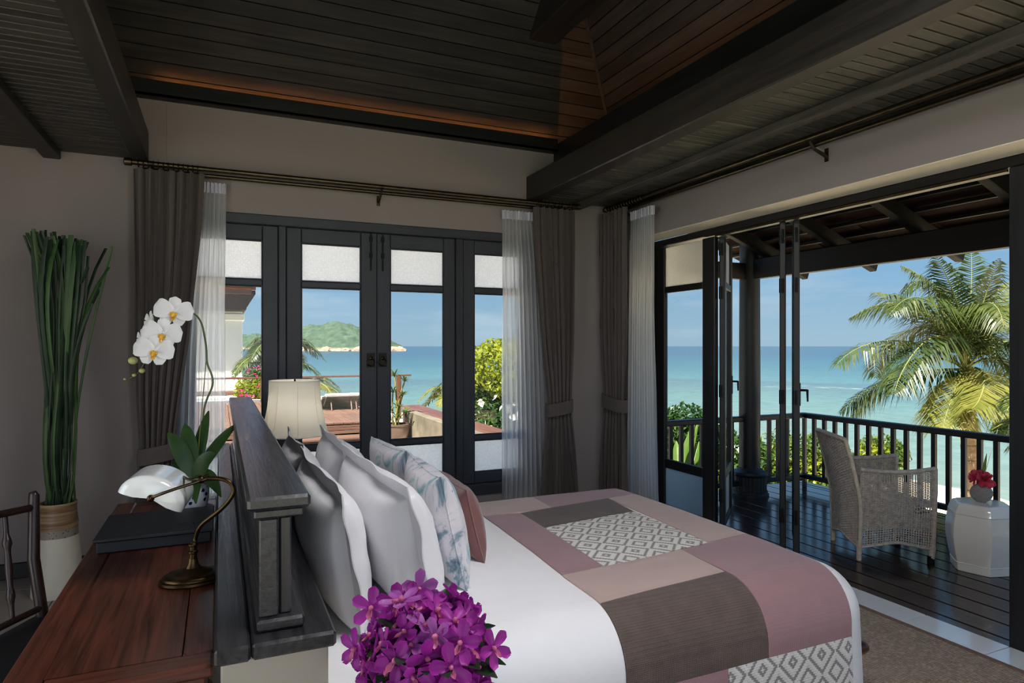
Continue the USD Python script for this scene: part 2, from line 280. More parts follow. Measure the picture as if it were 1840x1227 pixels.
timber('ceiling_joist', box(2.905, 2.985, YR, D-.002, 2.735, 2.789, .006), 'lit_soffit_wood_y'); timber('ceiling_joist', box(-1.06, -.96, YR, D-.002, 2.735, 2.789, .006))
timber('ceiling_trim', box(XC-.03, XC-.001, YR, D, 2.75, 2.789, .004))
timber('cove_fascia', box(2.72, 2.76, YR, D-.002, 2.83, 3.29, .005), 'black_wood_y'); timber('cove_fascia', box(-.76, -.72, YR, D-.002, 2.83, 3.29, .005), 'black_wood_y')
timber('cove_trim', J(box(-.72, 2.72, D-.09, D-.075, 3.215, 3.325, .003), box(-.72, 2.72, D-.09, D-.001, 3.215, 3.235, .003)), 'black_wood_x')

# warm light strips laid in the coves
mat('led_warm', {'e': ('emission', {'color': C('#ff9a4c'), 'strength': 13.0})}, surface='e.emission')
mat('led_warm_side', {'e': ('emission', {'color': C('#ff9a4c'), 'strength': 6.0})}, surface='e.emission')
def led(name, a, b, r, m, label): solo(name, bar(a, b, r, 8), m, label, 'light strip')
led('light_strip', (-.4, D-.04, 3.25), (2.7, D-.04, 3.25), .008, 'led_warm', 'warm light strip lying in the cove above the window wall')
led('light_strip', (2.95, 1.2, 2.86), (2.95, D-.25, 2.86), .012, 'led_warm_side', 'warm light strip hidden behind the dark fascia above the folding doors')

# added drum lamp, out of view, as fill light for the bed
mat('fill_lamp_diffuser', {'e': ('emission', {'color': (.985, .97, .98), 'strength': 13.0})}, surface='e.emission')
cl = Thing('ceiling_lamp', 'added drum lamp out of view above the bed, brightening the room', 'lamp', (1.0, 1.4, 3.05))
cl.part('drum', mv(lathe([(.452, 0), (.46, 0), (.46, .12), (.452, .128), (.001, .128)], 48, False), 1.0, 1.4, 3.05), 'black_paint', smooth=40); cl.part('diffuser', mv(lathe([(.001, 0), (.45, 0), (.45, .008), (.001, .008)], 48), 1.0, 1.4, 3.052), 'fill_lamp_diffuser'); cl.part('rod', bar((1.0, 1.4, 3.17), (1.0, 1.4, 5.62), .012), 'black_paint')

# ------------------------------------------------------------------ the window wall
wn = Thing('window_1', kind='structure')
FW = 'frame_wood_'
wn.part('frame_head', box(WX0, WX1, D-.012, D+.11, 2.40, WZ1, .006), FW+'x'); wn.part('window_sill', box(WX0, WX1, D-.03, D+.2, WZ0, .335, .006), FW+'x')
for a, b in ((WX0, -.27), (.40, .455), (1.80, 1.865), (2.51, WX1)): wn.part('mullion', box(a, b, D-.012, D+.11, .335, 2.40, .006), FW+'z')
def sash(x0, x1, g0, g1, hinge):
    y0, y1 = D+.008, D+.058
    s = wn.part('sash_stile', box(x0+.002, g0, y0, y1, .337, 2.398, .005), FW+'z'); wn.part('sash_stile', box(g1, x1-.002, y0, y1, .337, 2.398, .005), FW+'z')
    for a, b in ((.337, .43), (.70, .746), (1.947, 1.995), (2.285, 2.398)): wn.part('sash_rail', box(g0+.001, g1-.001, y0+.004, y1-.004, a, b, .005), FW+'x')
    m = (y0+y1)/2
    for a, b, mt in ((.43, .70, 'frosted_glass'), (.746, 1.947, 'clear_glass'), (1.995, 2.285, 'frosted_glass')):
        pn = wn.part('pane', box(g0-.005, g1+.005, m-.003, m+.003, a-.005, b+.005, .001), mt)
        r = .008
        wn.part('glazing_bead', J(box(g0, g0+r, y0+.006, m-.003, a, b, .002), box(g1-r, g1, y0+.006, m-.003, a, b, .002), box(g0+r, g1-r, y0+.006, m-.003, a, a+r, .002), box(g0+r, g1-r, y0+.006, m-.003, b-r, b, .002)), FW+'x')
sash(-.27, .40, -.16, .289, 0); sash(.455, 1.1425, .565, 1.015, 0); sash(1.1395, 1.80, 1.249, 1.698, 1); sash(1.865, 2.51, 1.969, 2.395, 1)
for xh in (1.092, 1.186):
    h = wn.part('handle_plate', J(box(xh-.032, xh+.032, D+.002, D+.008, 1.335, 1.445, .002), box(xh-.024, xh+.024, D-.002, D+.002, 1.35, 1.43, .002)), 'iron', label='square dark iron plate')
    wn.part('ring_pull', J(mv(rot(lathe([(.001, 0), (.016, .004), (.013, .012), (.001, .018)], 16), [1, 0, 0], 90), xh, D+.0, 1.405), tube([(xh+.028*math.sin(a), D-.012, 1.372-.028*math.cos(a)) for a in np.linspace(0, 2*PI, 25)], .0045, 8, False)), 'bronze', of=h, label='bronze ring pull')
for xh in (1.092, 1.186): wn.part('bolt', J(bar((xh, D-.002, 2.10), (xh, D-.002, 2.39), .006), box(xh-.014, xh+.014, D-.002, D+.008, 2.2, 2.24), box(xh-.014, xh+.014, D-.002, D+.008, 2.33, 2.37)), 'iron')

# ------------------------------------------------------------------ the folding doors
def leaf_parts(T, w, o, ux, ang, stiles=(.11, .11), pull=None, top=2.385, bot=.03):
    """A glazed leaf of width w from the hinge point o along angle ang (degrees from +y towards +x)."""
    c, s = math.cos(math.radians(ang)), math.sin(math.radians(ang))
    def W(m): return np.stack([o[0]+m[0][:, 0]*s+m[0][:, 1]*c, o[1]+m[0][:, 0]*c-m[0][:, 1]*s, m[0][:, 2]], 1), m[1][:, ::-1]
    t = .021; a, b = stiles; z = [(bot, .085), (.414, .492), (1.975, 2.03), (2.375, top)]
    T.part('stile', W(box(0, a, -t, t, bot, top, .005)), 'black_wood_z'); T.part('stile', W(box(w-b, w, -t, t, bot, top, .005)), 'black_wood_z')
    for z0, z1 in z:
        if z1-z0 > .012: T.part('rail', W(box(a+.001, w-b-.001, -t+.003, t-.003, z0, z1, .004)), 'black_wood_x')
    for z0, z1, mt in ((z[0][1], z[1][0], 'frosted_glass'), (z[1][1], z[2][0], 'clear_glass'), (z[2][1], z[3][0], 'frosted_glass')):
        T.part('pane', W(box(a-.004, w-b+.004, -.003, .003, z0-.004, z1+.004, .001)), mt)
    for zz in (2.28, 1.93, 1.14, .3): 
        T.part('hinge', W(J(*[mv(lathe([(.009, -.05), (.009, -.019), (.006, -.018), (.006, -.016), (.009, -.015), (.009, .015), (.006, .016), (.006, .018), (.009, .019), (.009, .05)], 10), -.012, 0, zz)], box(-.012, .012, -.024, -.019, zz-.05, zz+.05, .002))), 'iron')
    if pull: T.part('lever_handle', W(J(box(pull-.014, pull+.014, t, t+.007, 1.08, 1.24, .003), tube([(pull, t, 1.19), (pull, t+.05, 1.19)], .008), tube([(pull, t+.05, 1.195), (pull, t+.052, 1.11)], [.008, .006]))), 'iron')
DX = 3.655
hd = Thing('trim_1', kind='structure')
hd.part('head_frame', box(3.602, 3.74, .5, 4.95, 2.395, SOF, .004), 'black_wood_y'); hd.part('jamb', box(3.602, 3.74, 1.86, 1.955, -.05, 2.394, .004), 'black_wood_z'); hd.part('jamb', box(3.602, 3.74, 4.895, 4.95, 0, 2.394, .004), 'black_wood_z')
hd.part('track', box(3.612, 3.628, 1.97, 4.09, 2.378, 2.394, .002), 'brass_dark', label='pale metal door track')
d1 = Thing('door_1', kind='structure'); leaf_parts(d1, .775, (DX, 4.893), None, 180, (.125, .145))
d2 = Thing('door_2', kind='structure'); leaf_parts(d2, .62, (DX+.03, 4.085), None, 48.2, (.1, .1), pull=.57)
d3 = Thing('door_3', kind='structure'); leaf_parts(d3, .62, (DX-.01, 3.43), None, 46.9, (.1, .1))
d4 = Thing('door_4', kind='structure'); leaf_parts(d4, .62, (DX+.03, 3.345), None, 46.6, (.1, .1), pull=.05)
d5 = Thing('door_5', kind='structure'); leaf_parts(d5, .62, (DX+.06, 1.83), None, 60, (.1, .1))

# ------------------------------------------------------------------ the veranda
dk = Thing('deck', kind='structure'); ZD = -.05
for i in range(13):
    x0 = 3.604+i*.1945
    if x0 < 6.0:
        for y0, y1 in ((-2.5, 1.2+(i*37 % 11)*.11), (1.2+(i*37 % 11)*.11, 5.5)): dk.part('plank', box(x0+.004, x0+.188, y0+.003, y1-.003, ZD-.03, ZD, .004), 'deck_wood_y')
dk.part('edge_board', box(6.0, 6.03, -2.5, 5.5, ZD-.2, ZD, .004), 'deck_wood_y'); dk.part('deck_joists', J(*[box(3.6, 6.0, y, y+.06, ZD-.2, ZD-.032) for y in np.arange(-2.4, 5.5, .5)]), 'black_wood_x')
rl = Thing('balcony_railing', 'black wooden balustrade with square balusters around the veranda deck', 'railing', (5.87, 5.22, ZD))
RX, RY = 5.87, 5.22
rl.part('top_rail', box(RX-.045, RX+.045, -2.4, RY+.045, .715, .768, .008), 'black_wood_y'); rl.part('bottom_rail', box(RX-.03, RX+.03, -2.4, RY+.03, .05, .1, .006), 'black_wood_y')
rl.part('top_rail', box(3.70, RX-.046, RY-.045, RY+.045, .715, .768, .008), 'black_wood_x'); rl.part('bottom_rail', box(3.70, RX-.031, RY-.03, RY+.03, .05, .1, .006), 'black_wood_x')
for i in range(58):
    y = RY-i*.1295
    if y > -2.3: rl.part('baluster', box(RX-.019, RX+.019, y-.019, y+.019, ZD if i % 9 == 0 else .095, .717, .004), 'black_wood_z')
for i in range(1, 17):
    x_ = RX-i*.1295
    if abs(x_-5.08) > .19: rl.part('baluster', box(x_-.019, x_+.019, RY-.019, RY+.019, ZD if i == 16 else .095, .717, .004), 'black_wood_z')
CXY = (5.06, 5.2)
vc = Thing('veranda_column', kind='structure', loc=(*CXY, ZD))
n = 40; pr = [(.185, 0), (.185, .02), (.172, .035)]
vc.part('plinth', mv(lathe([(.19, 0), (.19, .022), (.178, .03), (.178, .05)], 40), *CXY, ZD), 'black_paint')
a = np.arange(80)/80*2*PI; rr = .168-.006*(np.cos(a*26) > .4)
pl = np.stack([rr*np.cos(a), rr*np.sin(a)], 1)
vc.part('fluted_base', (np.vstack([np.c_[pl, np.full(80, ZD+.05)], np.c_[pl, np.full(80, ZD+.2)]])+[*CXY, 0], quads(np.stack([np.arange(80), (np.arange(80)+1) % 80, 80+(np.arange(80)+1) % 80, 80+np.arange(80)], 1))), 'black_paint')
vc.part('collar', mv(lathe([(.165, .2), (.178, .21), (.182, .225), (.172, .245), (.15, .25), (.13, .262), (.112, .285)], 40), *CXY, ZD), 'black_paint')
vc.part('shaft', mv(lathe([(.105, .262), (.107, 1.2), (.1, 2.9)], 32), *CXY, ZD), 'black_wood_z', smooth=40)

vr = Thing('veranda_roof', kind='structure')
vr.part('eave_beam', box(5.02, 5.12, -3.0, 5.26, 2.195, 2.40, .008), 'dark_roof_wood_y'); vr.part('eave_beam', box(3.62, 5.02, 5.16, 5.26, 2.195, 2.36, .008), 'dark_roof_wood_x')
RS = (2.95-2.41)/(3.62-5.07)
def rz(x_): return 2.95+RS*(x_-3.62)
for y in np.arange(-2.83, 5.6, .78):
    vr.part('rafter', beam((3.62, y, rz(3.62)+.05), (5.62, y, rz(5.62)+.05), .07, .12, (0, 0, 1)), 'dark_roof_wood_x')
for i in range(11):
    xx = 3.66+i*.19; vr.part('batten', beam((xx, -3, rz(xx)+.125), (xx, 5.62, rz(xx)+.125), .04, .03, (0, 0, 1)), 'dark_roof_wood_y')
mat_tile = plain('clay_tile', C('#28150f'), .85, .2, .3, 6.0)
for i in range(12):
    for jy in range(15):
        xx, yy = 3.64+i*.175, -2.9+jy*.57; dz = .145+.01*((i+jy) % 2)
        vr.part('roof_tile', slab([(xx-.01, yy, rz(xx)+dz+.012), (xx+.215, yy, rz(xx+.215)+dz+.012), (xx+.215, yy+.5705, rz(xx+.215)+dz+.012), (xx-.01, yy+.5705, rz(xx)+dz+.012)], .012), 'clay_tile')
# the house's own outer roof over the room
hr = Thing('house_roof', kind='structure')
hr.part('tiles', J(slab([(XC+.25, -2.4, 3.32), (XC+.25, D+.3, 3.32), (1.0, D+.3-2.3, 5.9), (1.0, -2.4, 5.9)], .05), slab([(XL-.3, -2.4, 3.4), (1.0, -2.4, 5.9), (1.0, D+.3-2.3, 5.9), (XL-.3, D+.3, 3.4)], .05), slab([(XL-.3, D+.3, 3.38), (1.0, D-2.0, 5.9), (XC+.25, D+.3, 3.38)], .05)), 'clay_tile')

# ------------------------------------------------------------------ sea, shore and island
ct, st_ = math.cos(TH), math.sin(TH)
def at(px, py, dep):
    """The point that lies dep metres away along the view axis behind pixel (px, py)."""
    r, u = (px-920)/F_PX, -(py-622)/F_PX
    return np.array([(st_+r*ct)*dep, (ct-r*st_)*dep, EYE+u*dep])
ZSEA = -6.5
mat('sea', {'g': ('geometry', {}), 's': ('separate_xyz', {}), 'cx': ('combine_xyz', {}), 'ln': ('vector_math', {'math_type': 'length'}), 'mr': ('map_range', {'from_min': 20., 'from_max': 620., 'clamp': True}),
    'wn': ('noise_texture', {'scale': .012, 'detail': 5.0}), 'ws': ('math', {'math_type': 'multiply_add', 'value2': 60.0}), 'wo': ('math', {'math_type': 'subtract', 'value2': 30.0}),
    'r': ('rgb_ramp', {'ramp': [(0, C('#8f9d90')), (.06, C('#7b958c')), (.15, C('#6b8d88')), (.19, C('#5f7b7d')), (.215, C('#58747a')), (.235, C('#5b8387')), (.4, C('#47707a')), (.7, C('#3d6375')), (1, C('#3b5a70'))]}),
    'mp': ('mapping', {'scale': (.5, .5, .5)}), 'n1': ('noise_texture', {'scale': 1.0, 'detail': 6.0, 'roughness': .62}), 'b': ('bump', {'strength': .5, 'distance': .25}), 'hr': ('map_range', {'from_min': .35, 'from_max': .65, 'to_min': .44, 'to_max': .55}), 'h': ('hsv', {}),
    'foam': ('noise_texture', {'scale': .035, 'detail': 6.0, 'roughness': .7}), 'fl': ('map_range', {'range_type': 'smoothstep', 'from_min': .6, 'from_max': .75, 'to_max': .55, 'clamp': True}), 'band': ('map_range', {'from_min': 128., 'from_max': 136., 'clamp': True}), 'band2': ('map_range', {'from_min': 150., 'from_max': 140., 'clamp': True}), 'fm': ('math', {'math_type': 'multiply'}), 'fm2': ('math', {'math_type': 'multiply'}),
    'mx': ('mix_color', {'b': (.45, .48, .48)}), 'p': ('principled_bsdf', {'roughness': .22, 'specular_ior_level': .16, 'ior': 1.33})},
    [('g.position', 's.vector'), ('s.x', 'cx.x'), ('s.y', 'cx.y'), ('cx.vector', 'ln.vector1'), ('g.position', 'wn.vector'), ('wn.fac', 'ws.value1'), ('ln.value', 'ws.value3'), ('ws.value', 'wo.value1'), ('wo.value', 'mr.value'), ('mr.result', 'r.fac'),
     ('g.position', 'mp.vector'), ('mp.vector', 'n1.vector'), ('n1.fac', 'b.height'), ('b.normal', 'p.normal'), ('n1.fac', 'hr.value'), ('hr.result', 'h.value'), ('r.color', 'h.color'), ('g.position', 'foam.vector'), ('foam.fac', 'fl.value'), ('wo.value', 'band.value'), ('wo.value', 'band2.value'),
     ('band.result', 'fm.value1'), ('band2.result', 'fm.value2'), ('fm.value', 'fm2.value1'), ('fl.result', 'fm2.value2'), ('fm2.value', 'mx.fac'), ('h.color', 'mx.a'), ('mx.result', 'p.base_color')])
ring = np.r_[4, 15, 40, 90, 200, 500, 1500, 5000, 20000, 45000]; aa = np.linspace(-1.9, 1.9, 49)
solo('sea', grid(np.array([[(r*math.sin(a+.5), r*math.cos(a+.5), ZSEA) for r in ring] for a in aa[::-1]])), 'sea', kind='structure')
plain('sand', C('#e3cfae'), .9, .1, .06, 2.0); plain('garden_soil', C('#5c6b3a'), .95, .1, .4, 1.5)
mat('shore', {'g': ('geometry', {}), 's': ('separate_xyz', {}), 'mr': ('map_range', {'from_min': -2.6, 'from_max': -1.7, 'clamp': True}), 'mx': ('mix_color', {'a': C('#e9d6b6'), 'b': C('#6a7440')}), 'n': ('noise_texture', {'scale': 2.0, 'detail': 5.0}), 'h': ('hsv', {}), 'nr': ('map_range', {'to_min': .75, 'to_max': 1.2}), 'p': ('principled_bsdf', {'roughness': .95, 'specular_ior_level': .1})},
    [('g.position', 's.vector'), ('s.z', 'mr.value'), ('mr.result', 'mx.fac'), ('g.position', 'n.vector'), ('n.fac', 'nr.value'), ('nr.result', 'h.value'), ('mx.result', 'h.color'), ('h.color', 'p.base_color')])
gx, gy = np.meshgrid(np.linspace(-60, 60, 61), np.linspace(-60, 60, 61), indexing='ij')
sx_ = np.maximum(np.maximum(gx-6.5, 0)*.93, (gy-17)*1.0); sx_ = np.where(sx_ < 0, 0, sx_)
gz = np.interp(sx_, [0, 2.5, 16, 22, 34, 60], [-1.6, -3.0, -5.4, -6.1, -6.8, -9])+.25*(meshkit.fbm(np.stack([gx*.3, gy*.3, gx*0], -1), 3)-.5)
solo('shore', grid(np.stack([gx, gy, gz], -1)), 'shore', kind='structure', smooth=True)
mat('island_forest', {'g': ('geometry', {}), 's': ('separate_xyz', {}), 'n': ('noise_texture', {'scale': .10, 'detail': 6.0, 'roughness': .7}), 'r': ('rgb_ramp', {'ramp': [(.3, C('#2f3f38')), (.5, C('#3c4c3f')), (.7, C('#4c5a49'))]}), 'mr': ('map_range', {'from_min': -5.5, 'from_max': .5, 'clamp': True}), 'mx': ('mix_color', {'a': C('#7d7464')}), 'p': ('principled_bsdf', {'roughness': 1.0, 'specular_ior_level': 0.0})},
    [('g.position', 's.vector'), ('g.position', 'n.vector'), ('n.fac', 'r.fac'), ('s.z', 'mr.value'), ('mr.result', 'mx.fac'), ('r.color', 'mx.b'), ('mx.result', 'p.base_color')])  # greyed blue-greens put distance haze into the forest colour
def island(x0, x1, prof, dep, label, seed, rocks=False):
    """A wooded island whose skyline follows prof, a list of (pixel x, pixel y)."""
    n = 150; xs = np.linspace(x0, x1, n); hh = np.interp(xs, *np.array(prof).T); P = []
    for i, xx in enumerate(xs):
        top = at(xx, hh[i], dep)[2]; row = []
        for jv, t in enumerate(np.linspace(-1, 1, 41)):
            base = at(xx, 622, dep+t*80); z = ZSEA-1+(top-ZSEA+1)*max(0, 1-abs(t)**1.7)
            row.append((base[0], base[1], z))
        P.append(row)
    P = np.array(P); nz = meshkit.fbm(P*.09, 4, seed)-.5; P[..., 2] += nz*9*np.clip((P[..., 2]-ZSEA)/12, 0, 1)
    t = Thing('island', label, 'island', at((x0+x1)/2, 622, dep)*[1, 1, 0]+[0, 0, ZSEA]); t.part('hill', (lambda g: (g[0], g[1][:, ::-1]))(grid(P)), 'island_forest', smooth=True)
    if rocks:
        R = rng(seed); t.part('rock', J(*[blob(at(px, 620.5, dep-70)*[1, 1, 0]+[0, 0, ZSEA], R.uniform(4, 11, 3)*[1.6, 1.6, .8], 1, .3, k) for k, px in enumerate(np.r_[R.uniform(x0+10, x1-25, 14), np.linspace(x1-34, x1, 9)])]), 'pale_rock')
plain('pale_rock', C('#8f7a69'), .95, .1, .2, .2)
island(505, 722, [(505, 605), (530, 592), (545, 587), (560, 583), (575, 584), (590, 580), (607, 577.5), (618, 580), (632, 583), (645, 588), (662, 594), (680, 601), (697, 609), (708, 615), (722, 622)], 1150, 'round green wooded island on the horizon seen through the window', 3, True)
island(395, 500, [(395, 606), (430, 600), (445, 602), (460, 599), (475, 602), (500, 618)], 1900, 'low distant wooded hill behind the white neighbouring house', 5)

# ------------------------------------------------------------------ plants out of doors
leafmat('palm_leaf', C('#2f4119'), C('#6f7535'), .35, .4); leafmat('palm_leaf_dark', C('#243619'), C('#5c6a2c'), .35, .4); leafmat('palm_leaf_gold', C('#5f6729'), C('#98904a'), .45, .45)
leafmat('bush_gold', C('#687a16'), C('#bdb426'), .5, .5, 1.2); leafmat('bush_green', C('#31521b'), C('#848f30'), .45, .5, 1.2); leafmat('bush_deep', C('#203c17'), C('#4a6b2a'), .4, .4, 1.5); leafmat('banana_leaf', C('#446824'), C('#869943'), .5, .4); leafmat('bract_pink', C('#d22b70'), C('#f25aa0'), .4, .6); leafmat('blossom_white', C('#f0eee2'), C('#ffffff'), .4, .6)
plain('palm_bark', C('#7c6a58'), .9, .1, .35, 14., .8, 30.); plain('plant_stem', C('#6d6a3a'), .8, .2, .3, 20.); plain('frond_rib', C('#6f7234'), .6)
def frond(pts, nl=46, ll=.75, droop=.5, seed=0, width=.035, up=(0, 0, 1)):
    """A feather frond along the curve pts: the rib and its two rows of leaflets."""
    R = rng(seed); c = spline(pts, 60); L = len(c); T = np.gradient(c, axis=0); T /= np.linalg.norm(T, axis=1)[:, None]
    rib = tube(c[::4], np.linspace(.028, .004, len(c[::4])), 5); V, F, n = [], [], 0
    for i in range(nl):
        t = .12+.87*i/(nl-1); k = min(int(t*(L-1)), L-1); tt, p = T[k], c[k]
        side = np.cross(tt, up); side /= max(np.linalg.norm(side), 1e-6); nn = np.cross(side, tt)
        l = ll*(math.sin(PI*min(1, .22+t*.80))**.6)*R.uniform(.85, 1.1)
        for sg in (-1, 1):
            dr = side*sg*.8+tt*R.uniform(.45, .75)+nn*R.uniform(-.05, .25); dr /= np.linalg.norm(dr)
            a = p; b = p+dr*l*.5-np.array([0, 0, droop*l*.12]); e = p+dr*l*.92-np.array([0, 0, droop*l*R.uniform(.4, .75)])
            w = np.cross(dr, nn); w = w/np.linalg.norm(w)*width*.5
            V += [a-w*.5, a+w*.5, b-w, b+w, e]; F += [[n, n+1, n+3], [n, n+3, n+2], [n+2, n+3, n+4]]; n += 5
    return rib, (np.array(V), np.array(F))
def palm(base, crown, fronds, label, r=.15, seed=0, mats=('palm_leaf',), ll=.75, width=.04, nl=46, droop=.6, group=None):
    """fronds: curves given as lists of points."""
    t = Thing('coconut_palm', label, 'palm tree', base, group)
    b, cr = np.array(base, float), np.array(crown, float); n = 26
    pts = np.array([b+(cr-b)*s+np.array([.25*math.sin(s*PI)*r*4, 0, 0]) for s in np.linspace(0, 1, n)])
    pr = np.linspace(r*1.25, r*.9, n); pp, rr_ = [], []
    for i in range(n-1):
        for s, f in ((0, 1.0), (.55, 1.04), (.9, 1.07), (.98, .98)): pp.append(pts[i]+(pts[i+1]-pts[i])*s); rr_.append(pr[i]*f)
    t.part('trunk', tube(pp, rr_, 14), 'palm_bark')
    for i, f in enumerate(fronds):
        rib, lv = frond(f, nl, ll, droop, seed*100+i, width); p = t.part('frond', lv, mats[i % len(mats)]); t.part('rib', rib, 'frond_rib', of=p)
    R = rng(seed+5)
    for i in range(4): a = R.uniform(0, 2*PI); t.part('coconut', blob(cr+[.24*math.cos(a), .24*math.sin(a), -.16], [.12, .12, .14], 2, .1, i), 'bush_green')
def fpx(c, dep, pts, dd):
    """A frond from the crown pixel c through pixel offsets pts, leaning dd metres deeper by its tip."""
    n = len(pts); return [at(*c, dep)]+[at(c[0]+p[0], c[1]+p[1], dep+dd*(i+1)/n) for i, p in enumerate(pts)]
CR, DP = (1735, 664), 13.0
fr = [([(-149, -118), (-217, -86)], .6), ([(-104, -50), (-190, -40), (-239, 0)], -.6), ([(-70, 3), (-140, 20), (-230, 83)], .3), ([(-12, 22), (-28, 60), (-42, 108)], -1.2), ([(-40, -135), (-123, -190)], .9), ([(10, -130), (10, -225)], .2), ([(38, -140), (62, -205)], -.6),
      ([(70, -100), (150, -60)], .7), ([(60, -20), (120, 10), (160, 80)], -.5), ([(28, 2), (30, 40), (8, 70)], -1.6), ([(40, 15), (75, 70), (80, 120)], .2), ([(-80, -20), (-150, 20), (-205, 90)], 1.5), ([(-60, -80), (-120, -60), (-160, 20)], 1.8), ([(-85, -110), (-175, -140)], -.9), ([(-10, -100), (-60, -215)], -.8), ([(30, -90), (100, -170)], 1.2), ([(50, -60), (90, -10), (96, 60)], 1.4), ([(-50, -60), (-100, -20), (-130, 50)], -1.7), ([(80, -50), (150, 0)], -1.2), ([(20, -110), (45, -120), (70, -60)], -1.6), ([(-25, -120), (-75, -160), (-120, -120)], .1), ([(55, -110), (110, -120)], .0), ([(-30, -90), (-85, -130), (-140, -90)], -1.4)]
crown = at(*CR, DP)
palm(np.array([*at(1746, 880, DP)[:2], -6.4]), crown, [fpx(CR, DP, *f) for f in fr], 'tall coconut palm with arching fronds beyond the veranda railing', .15, 1, ('palm_leaf', 'palm_leaf', 'palm_leaf_dark', 'palm_leaf_gold', 'palm_leaf', 'palm_leaf_dark'), .85, .030, 84, 1.05)
CR2, DP2 = (1895, 735), 11.0
palm(np.array([*at(1900, 900, DP2)[:2], -6.4]), at(*CR2, DP2), [fpx(CR2, DP2, *f) for f in [([(-50, 10), (-118, 40)], .2), ([(-40, 30), (-90, 75)], .6), ([(-50, -30), (-90, 10)], -.4), ([(30, -80), (60, -90)], 0)]], 'palm whose dark fronds reach in beside the door frame at right', .13, 2, ('palm_leaf_dark',), .5, .034, 44, .8)
def radial(c, n, L, seed, el=(-.2, 1.1)):
    R = rng(seed); out = []
    for i in range(n):
        a = i*2.4+R.uniform(-.3, .3); e = R.uniform(*el); h = np.array([math.cos(a), math.sin(a), 0]); l = L*R.uniform(.85, 1.1)
        out.append([c, c+h*l*.45*math.cos(e)+[0, 0, l*.5*math.sin(e)+.12*l], c+h*l*.9*math.cos(e*.6)+[0, 0, l*(.55*math.sin(e)-.25)]])
    return out
for (px, py), dep, n, L, base, lab, ms, sd, el in [((500, 656), 16.9, 18, 1.45, -5.5, 'palm with long yellow-green fronds beside the white neighbouring house', ('palm_leaf', 'palm_leaf_dark'), 11, (-.2, 1.2)), ((548, 722), 17., 11, 1.25, -5., 'young palm with golden fronds behind the terrace rail', ('palm_leaf_gold', 'palm_leaf'), 12, (-.1, .9)), ((822, 728), 17.5, 15, 1.25, -4.5, 'bushy young palm with spiky fronds behind the garden bench', ('palm_leaf_gold', 'palm_leaf_dark'), 13, (0, 1.2))]:
    c = at(px, py, dep); palm(np.array([c[0], c[1], base]), c, radial(c, n, L, sd, el), lab, .11, sd, ms, .5 if L > 1.3 and sd == 11 else .36, .035, 44, .55)
def leaves(cen, rad, n, size, seed, hollow=.55, asp=1.7):
    """n folded leaves scattered through an ellipsoid shell with a lumpy outline."""
    R = rng(seed); d_ = R.normal(size=(n, 3)); d_ /= np.linalg.norm(d_, axis=1)[:, None]
    lump = .72+.56*meshkit.fbm(d_*1.9+seed*3.1, 3, seed); rad_ = (hollow+(1-hollow)*R.random(n)**.6)*lump
    p = np.asarray(cen)+d_*rad_[:, None]*np.asarray(rad)
    t = R.normal(size=(n, 3))*.7+d_*.5+[0, 0, -.25]; t /= np.linalg.norm(t, axis=1)[:, None]
    u = np.cross(t, d_+R.normal(size=(n, 3))*.5); u /= np.linalg.norm(u, axis=1)[:, None]+1e-9; nn = np.cross(u, t); s = size*R.uniform(.6, 1.25, n)[:, None]
    V = np.stack([p-t*s*asp/2, p+u*s*.42+nn*s*.12, p+t*s*asp/2, p-u*s*.42+nn*s*.12], 1).reshape(-1, 3); k = np.arange(n)[:, None]*4
    return V, np.vstack([k+[0, 1, 2], k+[0, 2, 3]])
def bush(name, label, clumps, base, seed, cat='bush', extra=()):
    t = Thing(name, label, cat, base)
    by = {}
    for c, r, n, s, m in clumps: by.setdefault(m, []).append(leaves(c, r, n, s, seed+len(by)*17+len(by.get(m, []))*3))
    for m, l in by.items(): t.part('foliage', J(*l), m, kind='stuff')
    t.part('stem', J(*[tube([np.array(base)+[.08*math.cos(a), .08*math.sin(a), 0], (np.array(base)+c)/2+[.1*math.cos(a), .1*math.sin(a), 0], np.array(c)], [.04, .03, .012], 6) for a, (c, *_r) in zip(np.arange(len(clumps))*2.2, clumps)]), 'plant_stem')
    for nm, m, mt in extra: t.part(nm, m, mt, kind='stuff')
    return t
c0 = at(915, 715, 13.0)
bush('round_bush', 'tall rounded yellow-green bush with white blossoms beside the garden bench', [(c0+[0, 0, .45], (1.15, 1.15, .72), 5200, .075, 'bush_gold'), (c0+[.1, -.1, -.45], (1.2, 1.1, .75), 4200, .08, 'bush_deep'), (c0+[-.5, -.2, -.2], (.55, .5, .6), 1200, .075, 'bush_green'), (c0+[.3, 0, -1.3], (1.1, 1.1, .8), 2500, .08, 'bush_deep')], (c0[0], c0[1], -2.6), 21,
     extra=[('blossom', leaves(c0+[.05, -.35, -.35], (1.05, .9, .62), 90, .13, 77, .9), 'blossom_white')])  # gold crown over deep green paints sun and shade into the leaves
def hedge(label, px, py, dep, rad, n, seed, mats, size=.055, name='garden_shrub'):
    c = at(px, py, dep); bush(name, label, [(c+np.array([dx*rad[0], 0, dz*rad[2]]), (rad[0]*f, rad[1]*f, rad[2]*f), n, size, m) for (dx, dz, f), m in zip(((0, 0, 1), (-.5, -.3, .8), (.5, -.4, .8), (0, -1.0, .9)), mats)], (c[0], c[1], c[2]-rad[2]*2), seed)
hedge('leafy yellow-green shrub below the railing corner', 1405, 842, 10.5, (.75, .6, .62), 2200, 31, ('bush_green', 'bush_gold', 'bush_green', 'bush_green'))
hedge('leafy shrub with reddish leaves below the railing beside the wicker chair', 1478, 848, 10.2, (.6, .6, .6), 2000, 32, ('bush_green', 'bush_gold', 'bush_green', 'bush_gold'))
